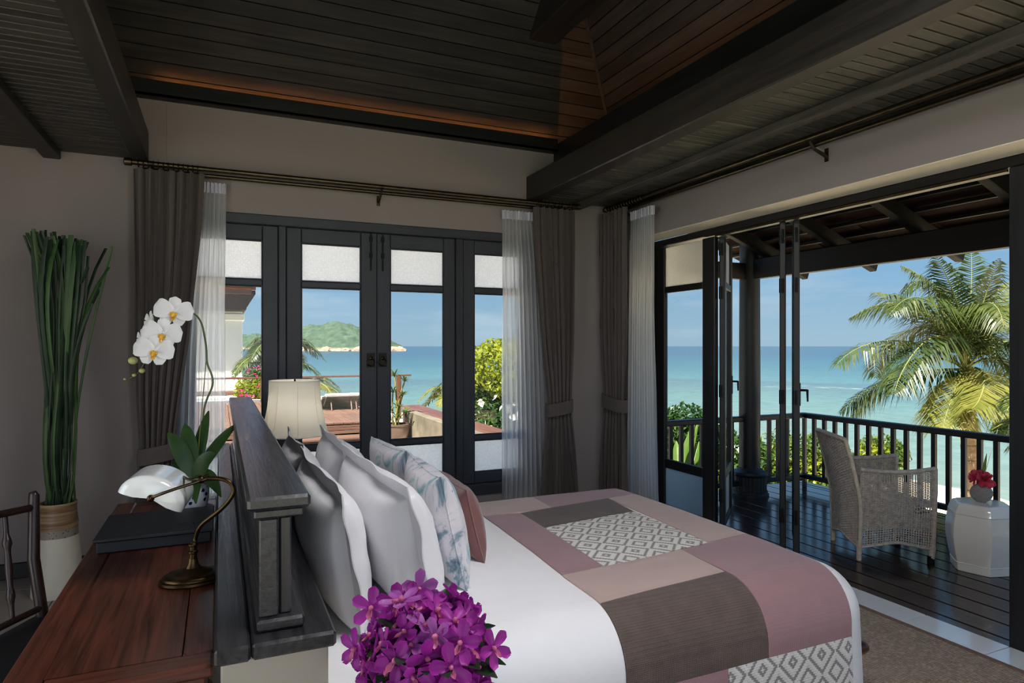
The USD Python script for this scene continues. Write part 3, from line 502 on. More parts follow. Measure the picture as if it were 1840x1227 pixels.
hedge('small green shrub showing between the balusters behind the wicker chair', 1585, 808, 11.5, (.42, .4, .28), 500, 33, ('bush_green', 'bush_gold', 'bush_green', 'bush_green'))
hedge('green shrub rising above the railing behind the fixed door leaf', 1228, 768, 9.5, (.5, .45, .32), 1200, 34, ('bush_deep', 'bush_green', 'bush_deep', 'bush_green'), .06)
hedge('dense green shrub beyond the round column', 1320, 830, 10.0, (.6, .5, .5), 1500, 35, ('bush_deep', 'bush_green', 'bush_green', 'bush_green'))
def blade(p0, p1, sag, w, fold=.25, n=9, tip=.8, up=(0, 0, 1)):
    """A broad leaf from p0 to p1 with a fold along its midrib."""
    p0, p1 = np.array(p0, float), np.array(p1, float); mid = (p0+p1)/2+[0, 0, sag]; c = bez([p0, mid, p1], n); T = np.gradient(c, axis=0); P = []
    for i, t in enumerate(np.linspace(0, 1, n)):
        s = np.cross(T[i], up); s = s/max(np.linalg.norm(s), 1e-6); u = np.cross(s, T[i]/np.linalg.norm(T[i])); ww = w*math.sin(PI*min(max(t, .02)**tip, .99))**.7
        P.append([c[i]-s*ww+u*ww*fold, c[i], c[i]+s*ww+u*ww*fold])
    return grid(np.array(P))
bn = Thing('banana_plant', 'clump of broad bright green leaves behind the balusters of the fixed door leaf', 'plant', at(1225, 1000, 8.3))
R = rng(41); b0 = at(1228, 960, 8.4)
for i in range(13):
    a = R.uniform(0, 2*PI); e = at(1228+R.uniform(-50, 50), R.uniform(745, 860), 8.4+R.uniform(-.5, .6)); bn.part('leaf', blade(b0+R.normal(size=3)*.08, e, R.uniform(.1, .35), .085), 'banana_leaf')

# ------------------------------------------------------------------ the neighbouring terrace seen through the window
ZT = -.2
mat('pale_paving', {'tc': ('texture_coordinate', {}), 'n': ('noise_texture', {'scale': 3.0, 'detail': 6.0}), 'r': ('rgb_ramp', {'ramp': [(.3, C('#d8cfc0')), (.7, C('#ece6da'))]}), 'p': ('principled_bsdf', {'roughness': .85, 'specular_ior_level': .2})}, [('tc.object', 'n.vector'), ('n.fac', 'r.fac'), ('r.color', 'p.base_color')])
plain('roof_tile', C('#7c4a38'), .8, .2, .25, 6.0); plain('white_render', C('#f2efe8'), .85, .2, .03, 2.0); plain('grey_cement', C('#696355'), .9, .1, .3, 3.5, .3, 40.); plain('dark_soil', C('#5a4238'), .95, .1, .3, 60., .8, 90.)
plain('terracotta_dark', C('#5b4a40'), .6, .3, .15, 8.0); plain('blackish_slats', C('#2a1d18'), .6, .3, .2, 8.); plain('cushion_cream', C('#f3ead8'), .85, .2, .04, 5.); plain('rust_metal', C('#573627'), .6, .3, .2, 10.)
tr = Thing('terrace', kind='structure')
for i in range(11):
    for j in range(11): 
        x0, y0 = -5+i*.88, D+.22+j*1.0
        tr.part('paving_slab', box(x0+.004, x0+.876, y0+.004, y0+.996, ZT-.06, ZT, .004), 'pale_paving')
tr.part('retaining_wall', box(-5, 4.68, D+.2, 16.45, -3.5, ZT-.061, .004), 'white_render')
def P2(px, py, z):
    d_ = at(px, py, 1.0)-[0, 0, EYE]; t = (z-EYE)/d_[2]; return d_*t+[0, 0, EYE]
# timber platform of stacked steps with a lounger on it
a1, a2 = P2(560, 770, ZT), P2(660, 770, ZT)
pf = Thing('timber_platform', 'stepped brown timber platform on the pale terrace outside the window', 'platform', (2.0, 10.5, ZT))
XP = [2.08, 2.08, 2.46]; YP = [9.35, 9.75, 10.25]; ZP = [(-.2, -.02), (-.02, .15), (.15, .33)]
for k_, (y0, (z0, z1)) in enumerate(zip(YP, ZP)):
    for i in range(3): pf.part('riser_board', box(-3.2, XP[k_], y0-.03, y0, z0+.002+i*(z1-z0-.03)/3, z0+(i+1)*(z1-z0-.03)/3-.003, .003), 'terrace_wood_x')
    yn = YP[k_+1] if k_ < 2 else 14.6
    if k_ < 2:
        for j in range(max(1, int((yn-y0)/.135))): pf.part('tread_board', box(-3.2, XP[k_], y0-.04+j*.135, y0+.085+j*.135, z1-.028, z1, .003), 'terrace_wood_x')
    else:
        for j in range(39): pf.part('deck_board', box(-3.2+j*.1455, -3.2+j*.1455+.139, y0-.04, yn, z1-.028, z1, .003), 'terrace_wood_y')
    pf.part('frame', box(-3.15, XP[k_]-.03, y0+.01, 14.5, z0, z1-.03, .003), 'blackish_slats')
lg = Thing('sun_lounger', 'dark slatted sun lounger with cream cushion seen from behind on the timber platform', 'sun lounger', (2.06, 12.4, .331))
LX0, LX1, LY = 1.72, 2.41, 12.2
for i in range(7):
    t = i/6; lg.part('back_slat', beam((LX0+.05, LY+.30-.3*t, .385+.17*t), (LX1, LY+.30-.3*t, .385+.17*t), .052, .02, (0, .85, .5)), 'blackish_slats')
lg.part('side_rail', beam((LX0, LY+.32, .375), (LX0, LY-.04, .57), .05, .05, (0, .65, .76)), 'blackish_slats'); lg.part('side_rail', beam((LX1, LY+.32, .375), (LX1, LY-.04, .57), .05, .05, (0, .65, .76)), 'blackish_slats')
lg.part('seat_frame', box(LX0, LX1, LY+.3, LY+1.7, .365, .40, .008), 'blackish_slats')
for lx in (LX0+.05, LX1-.05):
    for ly in (LY+.35, LY+1.6): lg.part('leg', box(lx-.03, lx+.03, ly-.03, ly+.03, .331, .366, .006), 'blackish_slats')
for lx in (1.86, 2.22, 2.31): lg.part('prop_rod', bar((lx, LY-.05, .331), (lx, LY+.05, .50), .012), 'terrace_wood_x', label='thin pale wooden prop')
lg.part('cushion', J(beam(((LX0+LX1)/2, LY+.36, .43), ((LX0+LX1)/2, LY+.0, .615), LX1-LX0-.05, .07, (0, .46, .89), .025), box(LX0+.03, LX1-.03, LY+.36, LY+1.7, .40, .47, .025)), 'cushion_cream')
# dark boxed planter behind the platform and the far terrace rail
solo('parapet', box(-4.5, 3.25, 15.2, 15.4, ZT, .33, .01), 'white_render', 'low white parapet along the far terrace edge under the brown rail', 'wall')
rt = Thing('terrace_rail', 'thin brown metal rail on slender posts along the far terrace edge', 'railing', (0, 15.0, ZT))
rt.part('rail', box(-4.5, 4.12, 14.98, 15.02, .80, .84, .006), 'rust_metal')
for px in (470, 733): 
    q = at(px, 690, 14.5); rt.part('post', box(q[0]-.05, q[0]+.05, 14.95, 15.05, ZT if px > 600 else ZT, .80, .006), 'rust_metal')
# cement planter wall with the bench along it
pw = Thing('planter_wall', 'low weathered grey cement wall under the long bench', 'wall', (3.3, 11, ZT)); pw.part('wall', box(3.21, 3.36, 7.5, 12.0, ZT, .29, .012), 'grey_cement')
bc = Thing('garden_bench', 'long reddish timber bench running beside the low cement wall', 'bench', (3.6, 11, ZT))
for j in range(3): bc.part('seat_plank', box(3.40+j*.155, 3.545+j*.155, 6.6, 13.4, .215, .26, .005), 'bench_wood_y')
for yy in (7.4, 8.6, 9.8, 11.0, 12.2, 13.2): bc.part('support', box(3.46, 3.78, yy-.07, yy+.07, ZT-.4, .214, .006), 'blackish_slats')
solo('ledge_slab', box(3.37, 4.4, 6.5, 13.6, -.75, -.45, .01), 'grey_cement', 'grey ground slab below the long timber bench', 'slab')
# pot plant
pp = at(712, 780, 11.9); pot = Thing('potted_dracaena', 'potted plant with rosettes of narrow leaves in a round dark pot before the cement wall', 'potted plant', (pp[0], pp[1], ZT))
pot.part('pot', mv(lathe([(.15, 0), (.2, .04), (.235, .16), (.24, .25), (.255, .26), (.255, .285), (.22, .285), (.215, .26), (0.001, .255)], 28), pp[0], pp[1], ZT), 'terracotta_dark', smooth=40); pot.part('soil', mv(lathe([(.001, .26), (.214, .262), (.001, .262)], 20, False), pp[0], pp[1], ZT), 'dark_soil')
R = rng(51)
for (px, py) in ((709, 676), (727, 686), (723, 712), (706, 706), (716, 735), (700, 740), (728, 742), (712, 752)):
    q = at(px, py, 11.9+R.uniform(-.1, .1)); b_ = np.array([pp[0]+R.uniform(-.06, .06), pp[1]+R.uniform(-.06, .06), ZT+.26]); pot.part('stem', tube(spline([b_, (b_+q)/2+R.normal(size=3)*.02, q], 9), [.014]*9, 6), 'plant_stem')
    L = []
    for i in range(15): a = i*2.4; e = q+np.array([math.cos(a), math.sin(a), R.uniform(-.2, .9)])*R.uniform(.12, .2); L.append(blade(q, e, .05, .014, .2, 5))
    for l in L: pot.part('leaf', l, 'palm_leaf_dark' if py < 720 else 'bush_green')
# neighbouring white house with tiled eaves
nb = Thing('neighbour_house', 'white rendered neighbouring house with brown tiled eaves behind the sheer curtain', 'house', (-3, 20, -1))
wE = at(436, 600, 18.0); yW = wE[1]; xE = wE[0]
nb.part('wall', J(box(xE-6, xE, yW, yW+5, -3.5, 2.47, .02), box(xE-6.0, xE+.05, yW-.05, yW+5, 2.2, 2.40, .02)), 'white_render')
nb.part('plinth', box(xE-6, xE+.02, yW-.9, yW-.5, ZT-.5, .18, .02), 'white_render'); nb.part('plant_bed', box(xE-6, xE-.05, yW-.5, yW, ZT-.5, .28, .02), 'dark_soil')
nb.part('eave_soffit', slab([(xE-6.5, yW-.5, 2.5), (xE+.06, yW-.5, 2.5), (xE+.3, yW-.75, 2.9), (xE-6.5, yW-.75, 2.9)], .2), 'blackish_slats'); nb.part('eave_soffit', box(xE-6.5, xE+.08, yW-.5, yW+5, 2.475, 2.85, .02), 'blackish_slats'); nb.part('fascia', box(xE-6.6, xE+.2, yW-.84, yW-.74, 2.88, 3.02, .012), 'bench_wood_y'); nb.part('fascia', box(xE-6.6, xE+.27, yW-.9, yW-.8, 3.03, 3.1, .012), 'bench_wood_y')
for i in range(26):
    xx = xE+.22-i*.25; nb.part('roof_tile', tube([(xx, yW-.98, 3.17), (xx, yW+2.2, 4.8)], .125, 8), 'roof_tile')
nb.part('roof', slab([(xE-6.6, yW-.9, 3.1), (xE+.3, yW-.9, 3.1), (xE+.2, yW+2.2, 4.72), (xE-6.6, yW+2.2, 4.72)], .12), 'roof_tile')
solo('white_kerb', box(-4.8, P2(450, 720, ZT)[0], 15.9, 16.2, ZT, .05, .02), 'white_render', 'white kerb at the foot of the neighbouring house', 'kerb')
cB = at(455, 700, 15.5); bush('bougainvillea', 'yellow-green shrub with magenta bracts beside the white house', [(cB, (.42, .35, .32), 1300, .06, 'bush_gold'), (cB+[.1, .1, .25], (.3, .3, .25), 500, .06, 'bush_green')], (cB[0], cB[1], ZT), 61,
    extra=[('bract', J(leaves(cB+[-.06, -.2, -.05], (.3, .25, .2), 40, .07, 62, .9), leaves(cB+[.1, 0, .4], (.25, .2, .15), 26, .07, 63, .9)), 'bract_pink')])

# ------------------------------------------------------------------ interior materials
fabric('drape_cloth', C('#5d5451'), .9, 420., .14, .3); fabric('linen_white', C('#e9e8ea'), .85, 900., .02, .05, .1); fabric('cotton_white', C('#e6e5e8'), .8, 900., .02, .05, .1)
mat('sheer_cloth', {'tc': ('texture_coordinate', {}), 'w': ('wave_texture', {'bands_direction': 'z', 'scale': 160.0, 'distortion': 2.0}), 'r': ('map_range', {'to_min': .62, 'to_max': .8}), 't': ('transparent_bsdf', {}), 'l': ('translucent_bsdf', {'color': (.95, .96, .97)}), 'd': ('diffuse_bsdf', {'color': (.88, .88, .90)}), 'm1': ('mix_closure', {'fac': .18}), 'm2': ('mix_closure', {})},
    [('tc.object', 'w.vector'), ('w.fac', 'r.value'), ('r.result', 'm2.fac'), ('l.BSDF', 'm1.closure1'), ('d.BSDF', 'm1.closure2'), ('t.BSDF', 'm2.closure1'), ('m1.closure', 'm2.closure2')], surface='m2.closure')
plain('sheer_heading', C('#d4d1de'), .9, .1)

# ------------------------------------------------------------------ curtains and rods
def curtain(T, name, m, keys, along, off, folds, amp, seed, nz=70, nu=None, up=(0, 0, 1)):
    """A gathered cloth; keys: (z, lower edge, upper edge, fold depth) from the top down, along 'x' at depth off or along 'y'."""
    R = rng(seed); nu = nu or folds*10; K = np.array(keys)[::-1]; zs = np.linspace(K[0, 0], K[-1, 0], nz); e0, e1, am = (np.interp(zs, K[:, 0], K[:, i]) for i in (1, 2, 3))
    from scipy.ndimage import gaussian_filter1d as gf
    e0, e1, am = gf(e0, 2.5, mode='nearest'), gf(e1, 2.5, mode='nearest'), gf(am, 2.5, mode='nearest'); u = np.linspace(0, 1, nu); ph = np.cumsum(R.uniform(.6, 1.4, nu)); ph = ph/ph[-1]*folds*2*PI; P = np.zeros((nz, nu, 3))
    wob = R.uniform(.6, 1.2, folds+1)[np.minimum((u*folds).astype(int), folds)]; wob = gf(wob, 3)
    for k, z in enumerate(zs):
        a = e0[k]+(e1[k]-e0[k])*u+.006*np.sin(ph*2+z*3); o = off+am[k]*(np.sin(ph+.5*math.sin(z*2.1+seed))*wob+.25*np.sin(ph*2.3+z*1.3))
        P[k] = np.stack([a, o, np.full(nu, z)], 1) if along == 'x' else np.stack([o, a, np.full(nu, z)], 1)
    return T.part(name, grid(P), m, smooth=True)
def tieback(T, a0, a1, off, z, along, dep=.055, h=.11):
    t = np.linspace(0, 2*PI, 40); c = (a0+a1)/2; w = (a1-a0)/2+.012; P = []
    for zz, g in ((-h/2, 0), (-h/2, .006), (0, .008), (h/2, .006), (h/2, 0)):
        s = np.sign(np.cos(t))*np.abs(np.cos(t))**.7; r = np.sign(np.sin(t))*np.abs(np.sin(t))**.8
        x_, y_ = c+(w+g)*s, off+(dep+g)*r; zz_ = z+zz+.02*s; P.append(np.stack([x_, y_, zz_], 1) if along == 'x' else np.stack([y_, x_, zz_], 1))
    T.part('tieback', grid(np.array(P)), 'drape_cloth', smooth=50)
YD, YS = 5.025, 5.105
for name, lab, keys, off, tie, al, seed in (('drape', 'taupe blackout drape tied back at the left end of the window', [(2.70, -.53, -.10, .028), (2.3, -.53, -.12, .03), (1.6, -.52, -.18, .03), (1.1, -.51, -.25, .024), (.82, -.49, -.285, .014), (.70, -.5, -.29, .016), (.4, -.54, -.27, .03), (.02, -.56, -.25, .034)], YD, (-.49, -.285, .77), 'x', 1),
    ('drape', 'taupe blackout drape tied back at the right end of the window', [(2.70, 2.46, 2.86, .028), (2.3, 2.47, 2.86, .03), (1.6, 2.53, 2.85, .03), (1.2, 2.58, 2.83, .02), (1.02, 2.60, 2.82, .014), (.9, 2.60, 2.83, .016), (.6, 2.56, 2.87, .028), (.02, 2.52, 2.92, .034)], YD, (2.60, 2.82, .96), 'x', 2),
    ('drape', 'taupe blackout drape tied back in the corner beside the folding doors', [(2.70, 4.70, 5.08, .026), (2.3, 4.70, 5.08, .028), (1.6, 4.69, 5.06, .028), (1.2, 4.71, 5.03, .02), (1.05, 4.72, 5.02, .014), (.95, 4.72, 5.02, .016), (.6, 4.70, 5.06, .026), (.02, 4.68, 5.1, .032)], 3.175, (4.72, 5.02, 1.0), 'y', 3)):
    T = Thing(name, lab, 'curtain', ((keys[-1][1]+keys[-1][2])/2, off, 0) if al == 'x' else (off, (keys[-1][1]+keys[-1][2])/2, 0), 'taupe drapes')
    curtain(T, 'cloth', 'drape_cloth', keys, al, off, 7, 0, seed*7); tieback(T, *tie[:2], off, tie[2], al)
for lab, keys, off, al, seed, nf in (('white sheer curtain hanging inside the left-hand taupe drape', [(2.66, -.20, .035, .014), (2.2, -.24, .037, .016), (1.4, -.34, .037, .018), (.03, -.40, .037, .02)], YS, 'x', 4, 9),
    ('white sheer curtain before the right end of the window', [(2.66, 2.205, 2.52, .014), (2.2, 2.205, 2.58, .018), (1.4, 2.205, 2.62, .02), (.03, 2.2, 2.66, .022)], YS, 'x', 5, 10),
    ('white sheer curtain hanging beside the fixed leaf of the folding doors', [(2.66, 4.43, 4.74, .012), (1.5, 4.42, 4.76, .014), (.03, 4.36, 4.78, .016)], 3.262, 'y', 6, 10)):
    T = Thing('sheer_curtain', lab, 'curtain', ((keys[-1][1]+keys[-1][2])/2, off, 0) if al == 'x' else (off, (keys[-1][1]+keys[-1][2])/2, 0), 'white sheers')
    curtain(T, 'cloth', 'sheer_cloth', keys, al, off, nf, 0, seed*7); k0 = keys[0]
    curtain(T, 'heading', 'sheer_heading', [(2.665, k0[1]-.002, k0[2]+.002, k0[3]+.003), (2.59, k0[1]-.002, k0[2]+.002, k0[3]+.003)], al, off, nf, 0, seed*7, nz=6)
def rod(label, a, b, off, wall, al, rings, brk, z0=2.735):
    V = (lambda t, o, z: (t, o, z)) if al == 'x' else (lambda t, o, z: (o, t, z)); s = 1 if wall > off else -1
    T = Thing('curtain_rod', label, 'curtain rod', V((a+b)/2, off, z0))
    T.part('rod', bar(V(a, off, z0), V(b, off, z0), .018, 14), 'brass_dark', smooth=40); T.part('rod', bar(V(a+.05, off+s*.06, z0-.03), V(b-.05, off+s*.06, z0-.03), .015, 12), 'brass_dark', smooth=40)
    for e in (a, b): T.part('finial', tube([V(e-.025, off, z0), V(e-.02, off, z0), V(e+.02, off, z0), V(e+.025, off, z0)], [.018, .026, .026, .018], 16), 'brass_dark')
    for e in brk:
        T.part('bracket', J(tube([V(e, wall, z0-.09), V(e, wall-s*.004, z0-.09), V(e, off+s*.05, z0-.055), V(e, off+s*.01, z0-.012)], [.012, .012, .009, .008], 8), tube([V(e+.02*(math.cos(t)), off, z0) if False else V(e-.012+.024*(i % 2), off, z0) for i, t in enumerate((0, 1))], .018, 14), box(*(sum(([min(p), max(p)] for p in zip(V(e-.014, wall-s*.001, z0-.12), V(e+.014, wall-s*.006, z0-.04))), [])), .002)), 'brass_dark')
    for e in rings:
        c = np.array(V(e, off, z0-.006)); ax = 1 if al == 'x' else 0
        T.part('ring', tube([c+(np.array([0, math.cos(t), math.sin(t)]) if al == 'x' else np.array([math.cos(t), 0, math.sin(t)]))*.025 for t in np.linspace(0, 2*PI, 17)], .0035, 6, False), 'bronze')
rod('dark brass double curtain rod above the window', -.56, 2.90, YD, D, 'x', list(np.linspace(-.5, -.14, 13))+list(np.linspace(2.5, 2.84, 11)), (-.42, 1.15, 2.7))
rod('dark brass double curtain rod above the folding doors', .3, 5.06, 3.21, XC, 'y', list(np.linspace(4.5, 5.02, 14)), (4.85, 2.83, .8), 2.742)

# ------------------------------------------------------------------ headboard partition and desk
hp = Thing('headboard_partition', 'low partition behind the bed topped by a dark wooden ledge and raised shelf', 'partition', (.13, 1.64, 0))
plain('cream_paint', C('#b9b0a0'), .8, .2, .03, 2.0); plain('inlay_dark', C('#1d0e0a'), .5)
hp.part('wall_core', box(.002, .246, 1.66, 5.10, 0, .762, .004), 'cream_paint', label='cream painted body of the partition')
hp.part('ledge_board', box(-.012, .066, 1.635, 5.12, .763, .802, .006), 'grey_wood_y'); hp.part('ledge_board', box(.068, .262, 1.635, 5.12, .763, .802, .007), 'grey_wood_y')
hp.part('base_rail', box(.082, .194, 1.69, 5.11, .803, .832, .012), 'grey_wood_y')
hp.part('panel', box(.088, .132, 1.71, 5.10, .832, 1.075, .004), 'grey_wood_y')
for k_ in range(4): hp.part('post', box(.136, .164, 1.718+k_*1.12, 1.752+k_*1.12, .832, 1.075, .004), 'grey_wood_z')
hp.part('under_cap', box(.076, .192, 1.705, 5.10, 1.076, 1.098, .004), 'grey_wood_y'); hp.part('cap_shelf', box(.06, .208, 1.69, 5.11, 1.099, 1.132, .008), 'grey_wood_y')
de = Thing('desk', 'long red-brown wooden writing desk set against the low partition', 'desk', (-.22, 2.6, 0))
DX0, DX1, DY0, DY1 = -.44, -.014, 1.665, 3.55
de.part('top_panel', box(-.357, -.083, 1.747, 3.468, .735, .759, .001), 'desk_wood_y')
de.part('top_board', box(DX0, -.359, DY0, DY1, .73, .76, .006), 'desk_wood_y'); de.part('top_board', box(-.081, DX1, 1.747, 3.468, .73, .76, .003), 'desk_wood_y')
de.part('top_board', box(-.3575, DX1, DY0, 1.745, .73, .76, .006), 'desk_wood_x'); de.part('top_board', box(-.3575, DX1, 3.47, DY1, .73, .76, .006), 'desk_wood_x')
de.part('frame', box(-.42, DX1-.01, 1.69, 3.53, .70, .732, .002), 'inlay_dark')
de.part('apron', box(-.425, -.03, 1.68, 1.70, .58, .729, .004), 'desk_wood_x'); de.part('apron', box(-.425, -.03, 3.515, 3.535, .58, .729, .004), 'desk_wood_x'); de.part('apron', box(-.425, -.405, 1.70, 3.515, .58, .729, .004), 'desk_wood_y')
for lx in (-.40, -.045):
    for ly in (1.705, 3.50): de.part('leg', box(lx-.028, lx+.028, ly-.028, ly+.028, 0, .70, .006), 'desk_wood_z')
for i in range(3):
    y0 = 1.78+i*.57; p = de.part('drawer', box(-.432, -.424, y0, y0+.53, .60, .715, .003), 'desk_wood_y'); de.part('knob', mv(rot(lathe([(.004, 0), (.006, .012), (.014, .02), (.012, .03), (.001, .034)], 12), [0, 1, 0], -90), -.432, y0+.265, .657), 'bronze', of=p)
# the black folder box with its lid marks
plain('black_leather', C('#17191e'), .5, .4, .12, 90., .25, 300.); plain('page_grey', C('#2e3036'), .8); plain('ink_blue', C('#0c0f1a'), .6)
fb = Thing('folder_box', 'large flat black leather folder box lying on the desk', 'box', (-.215, 2.89, .76))
fb.part('tray', box(-.40, -.03, 2.71, 3.07, .761, .803, .004), 'black_leather'); fb.part('lid', box(-.41, -.022, 2.70, 3.08, .803, .815, .003), 'black_leather')
st = []
def stroke(pts, o, s): st.append(tube([(o[0]+p[0]*s, o[1]+p[1]*s, .8155) for p in pts], .0011, 5))
o = (-.12, 2.80)
for pts in ([(0, 0), (.1, .9)], [(0, .6), (.4, .75)], [(.22, .7), (.22, -.1)], [(.5, .5), (.55, .95)], [(.5, .7), (.9, .8)], [(.75, .8), (.72, 0), (.62, .1)]): stroke(pts, (o[0]-.03, o[1]), .03)
for pts in ([(0, .8), (.9, .9)], [(.2, 1.1), (.25, .7)], [(.65, 1.1), (.62, .7)], [(.1, .5), (.85, .55)], [(.1, .5), (.1, -.1)], [(.85, .55), (.85, -.1)], [(.1, .2), (.85, .25)], [(.1, -.1), (.85, -.1)], [(.45, .55), (.45, -.1)]): stroke(pts, (o[0]+.008, o[1]), .028)
for pts in ([(0, 0), (.35, .8), (.5, 0)], [(.7, .4), (.8, 0), (1.0, .3), (1.2, 0)], [(1.3, .3), (1.5, .1), (1.9, .35), (2.3, .1)]): stroke(pts, (o[0]+.042, o[1]), .019)
fb.part('lid_lettering', J(*st), 'ink_blue', label='small dark brush-written characters on the lid', kind='stuff')

# ------------------------------------------------------------------ bed, duvet, runner
BX0, BX1, BY0, BY1, BZ = .265, 2.405, 1.735, 3.575, .628
IN, RE = .205, .19                                 # inset of the flat top, edge radius
def drape(dx, dy):
    """Unrolled offsets from the inset top -> horizontal reach and drop."""
    d_ = np.hypot(dx, dy); q = RE*PI/2; a = np.minimum(d_, q)/RE
    reach = RE*np.sin(a)+np.clip((d_-q), 0, None)*.045; drop = RE*(1-np.cos(a))+np.clip(d_-q, 0, None); return d_, reach, drop
def bedpoint(u, v, lift=0.):
    """Unrolled bed coordinates (u along x, v along y) -> space."""
    u, v = np.asarray(u, float), np.asarray(v, float); cx_, cy_ = np.clip(u, BX0, BX1-IN), np.clip(v, BY0+IN, BY1-IN); dx, dy = u-cx_, v-cy_
    d_, reach, drop = drape(dx, dy); k = np.where(d_ > 1e-9, reach/np.maximum(d_, 1e-9), 1.0); nx = np.where(d_ > 1e-9, dx/np.maximum(d_, 1e-9), 0); ny = np.where(d_ > 1e-9, dy/np.maximum(d_, 1e-9), 0)
    a = np.minimum(d_, RE*PI/2)/RE; crown_ = .012*np.cos((cy_-(BY0+BY1)/2)/(BY1-BY0)*PI)
    p = np.stack([cx_+dx*k, cy_+dy*k, BZ-.012+crown_-drop], -1); p[..., 2] += .004*(meshkit.fbm(np.stack([u*5, v*5, u*0], -1), 3, 4)-.5); return p+lift*np.stack([nx*np.sin(a), ny*np.sin(a), np.cos(a)], -1)
bd = Thing('bed', 'wide double bed standing against the low partition', 'bed', ((BX0+BX1)/2, (BY0+BY1)/2, 0))
bd.part('mattress', box(BX0, BX1-.19, BY0+.18, BY1-.18, .302, BZ-.085, .06), 'cotton_white'); bd.part('bed_frame', box(BX0, BX1-.09, BY0+.10, BY1-.10, .20, .30, .012), 'desk_wood_x')
for lx in (BX0+.15, BX1-.15):
    for ly in (BY0+.16, BY1-.16): bd.part('leg', box(lx-.04, lx+.04, ly-.04, ly+.04, .0125, .199, .008), 'desk_wood_z')
bd.part('corner_knob', mv(rot(lathe([(.001, -.02), (.024, -.015), (.026, .02), (.022, .04), (.012, .048), (.001, .05)], 18), [0, 1, 0], 90), BX1-.045, BY0+.10, .275), 'desk_wood_x', smooth=40)
per = []                                          # directions round the inset top, corner arcs at the foot
for y_ in np.linspace(0, 1, 40): per.append((BX0+(BX1-IN-BX0)*y_, BY0+IN, 0, -1))
for a in np.linspace(-PI/2, 0, 14)[1:-1]: per.append((BX1-IN, BY0+IN, math.cos(a), math.sin(a)))
for y_ in np.linspace(0, 1, 36): per.append((BX1-IN, BY0+IN+(BY1-BY0-2*IN)*y_, 1, 0))
for a in np.linspace(0, PI/2, 14)[1:-1]: per.append((BX1-IN, BY1-IN, math.cos(a), math.sin(a)))
for y_ in np.linspace(1, 0, 40): per.append((BX0+(BX1-IN-BX0)*y_, BY1-IN, 0, 1))
per = np.array(per); ds = np.r_[np.linspace(0, RE*PI/2, 12), np.linspace(RE*PI/2, .64, 9)[1:]]
sk = np.array([[bedpoint(p[0]+p[2]*d_, p[1]+p[3]*d_) for d_ in ds] for p in per]); hem = np.clip((ds-.25)/.3, 0, 1)
wv = .003*np.sin(np.arange(len(per))*.55)*hem[:, None]*1.0; sk[..., 0] += (wv.T*per[:, 2][:, None]); sk[..., 1] += wv.T*per[:, 3][:, None]
tu, tv = np.meshgrid(np.linspace(BX0, BX1-IN, 40), np.linspace(BY0+IN, BY1-IN, 36), indexing='ij')
du = Thing('duvet', 'smooth white cotton bedspread draped over the bed', 'bedspread', ((BX0+BX1)/2, (BY0+BY1)/2, BZ-.02))
m_ = J((lambda g: (g[0], g[1][:, ::-1]))(grid(sk)), grid(bedpoint(tu, tv))); tm = trimesh.Trimesh(*m_, process=False); tm.merge_vertices(digits_vertex=5)
du.part('cover', (np.array(tm.vertices), np.array(tm.faces)), 'linen_white', smooth=True)
fabric('patch_mauve', C('#98767a'), .75, 500., .1, .2, .35); fabric('patch_blush', C('#b69d94'), .7, 500., .09, .2, .35); fabric('patch_brown', C('#564a44'), .9, 300., .3, .35, .2, .6)
mat('patch_diamond', {'uv': ('texture_coordinate', {}), 's': ('separate_xyz', {}), 'px': ('math', {'math_type': 'pingpong', 'value2': .5}), 'py': ('math', {'math_type': 'pingpong', 'value2': .5}), 'ad': ('math', {'math_type': 'add'}), 'ml': ('math', {'math_type': 'multiply', 'value2': 19.5}), 'si': ('math', {'math_type': 'sine'}),
    'dx': ('math', {'math_type': 'multiply', 'value2': 110.}), 'dsn': ('math', {'math_type': 'sine'}), 'du': ('math', {'math_type': 'multiply_add', 'value2': .3}), 'n': ('noise_texture', {'scale': 30.0, 'detail': 3.0}), 'nn': ('math', {'math_type': 'multiply_add', 'value2': 1.2, 'value3': -.6}), 'fin': ('math', {'math_type': 'add'}), 'r': ('rgb_ramp', {'ramp': [(.26, C('#8d8a87')), (.40, C('#d8d5d0'))]}), 'mr': ('map_range', {'from_min': -1.3, 'from_max': 1.3}), 'p': ('principled_bsdf', {'roughness': .9, 'specular_ior_level': .1}), 'b': ('bump', {'strength': .3, 'distance': .002})},
    [('uv.UV', 's.vector'), ('s.x', 'px.value1'), ('s.y', 'py.value1'), ('px.value', 'ad.value1'), ('py.value', 'ad.value2'), ('ad.value', 'ml.value1'), ('ml.value', 'si.value1'), ('s.y', 'dx.value1'), ('dx.value', 'dsn.value1'), ('dsn.value', 'du.value1'), ('si.value', 'du.value3'), ('uv.UV', 'n.vector'), ('n.fac', 'nn.value1'), ('nn.value', 'fin.value1'), ('du.value', 'fin.value2'), ('fin.value', 'mr.value'), ('mr.result', 'r.fac'), ('r.color', 'p.base_color'), ('fin.value', 'b.height'), ('b.normal', 'p.normal')])
ru = Thing('bed_runner', 'patchwork runner of mauve, blush, brown and grey diamond pieces across the bed', 'bed runner', (1.7, 2.65, BZ))
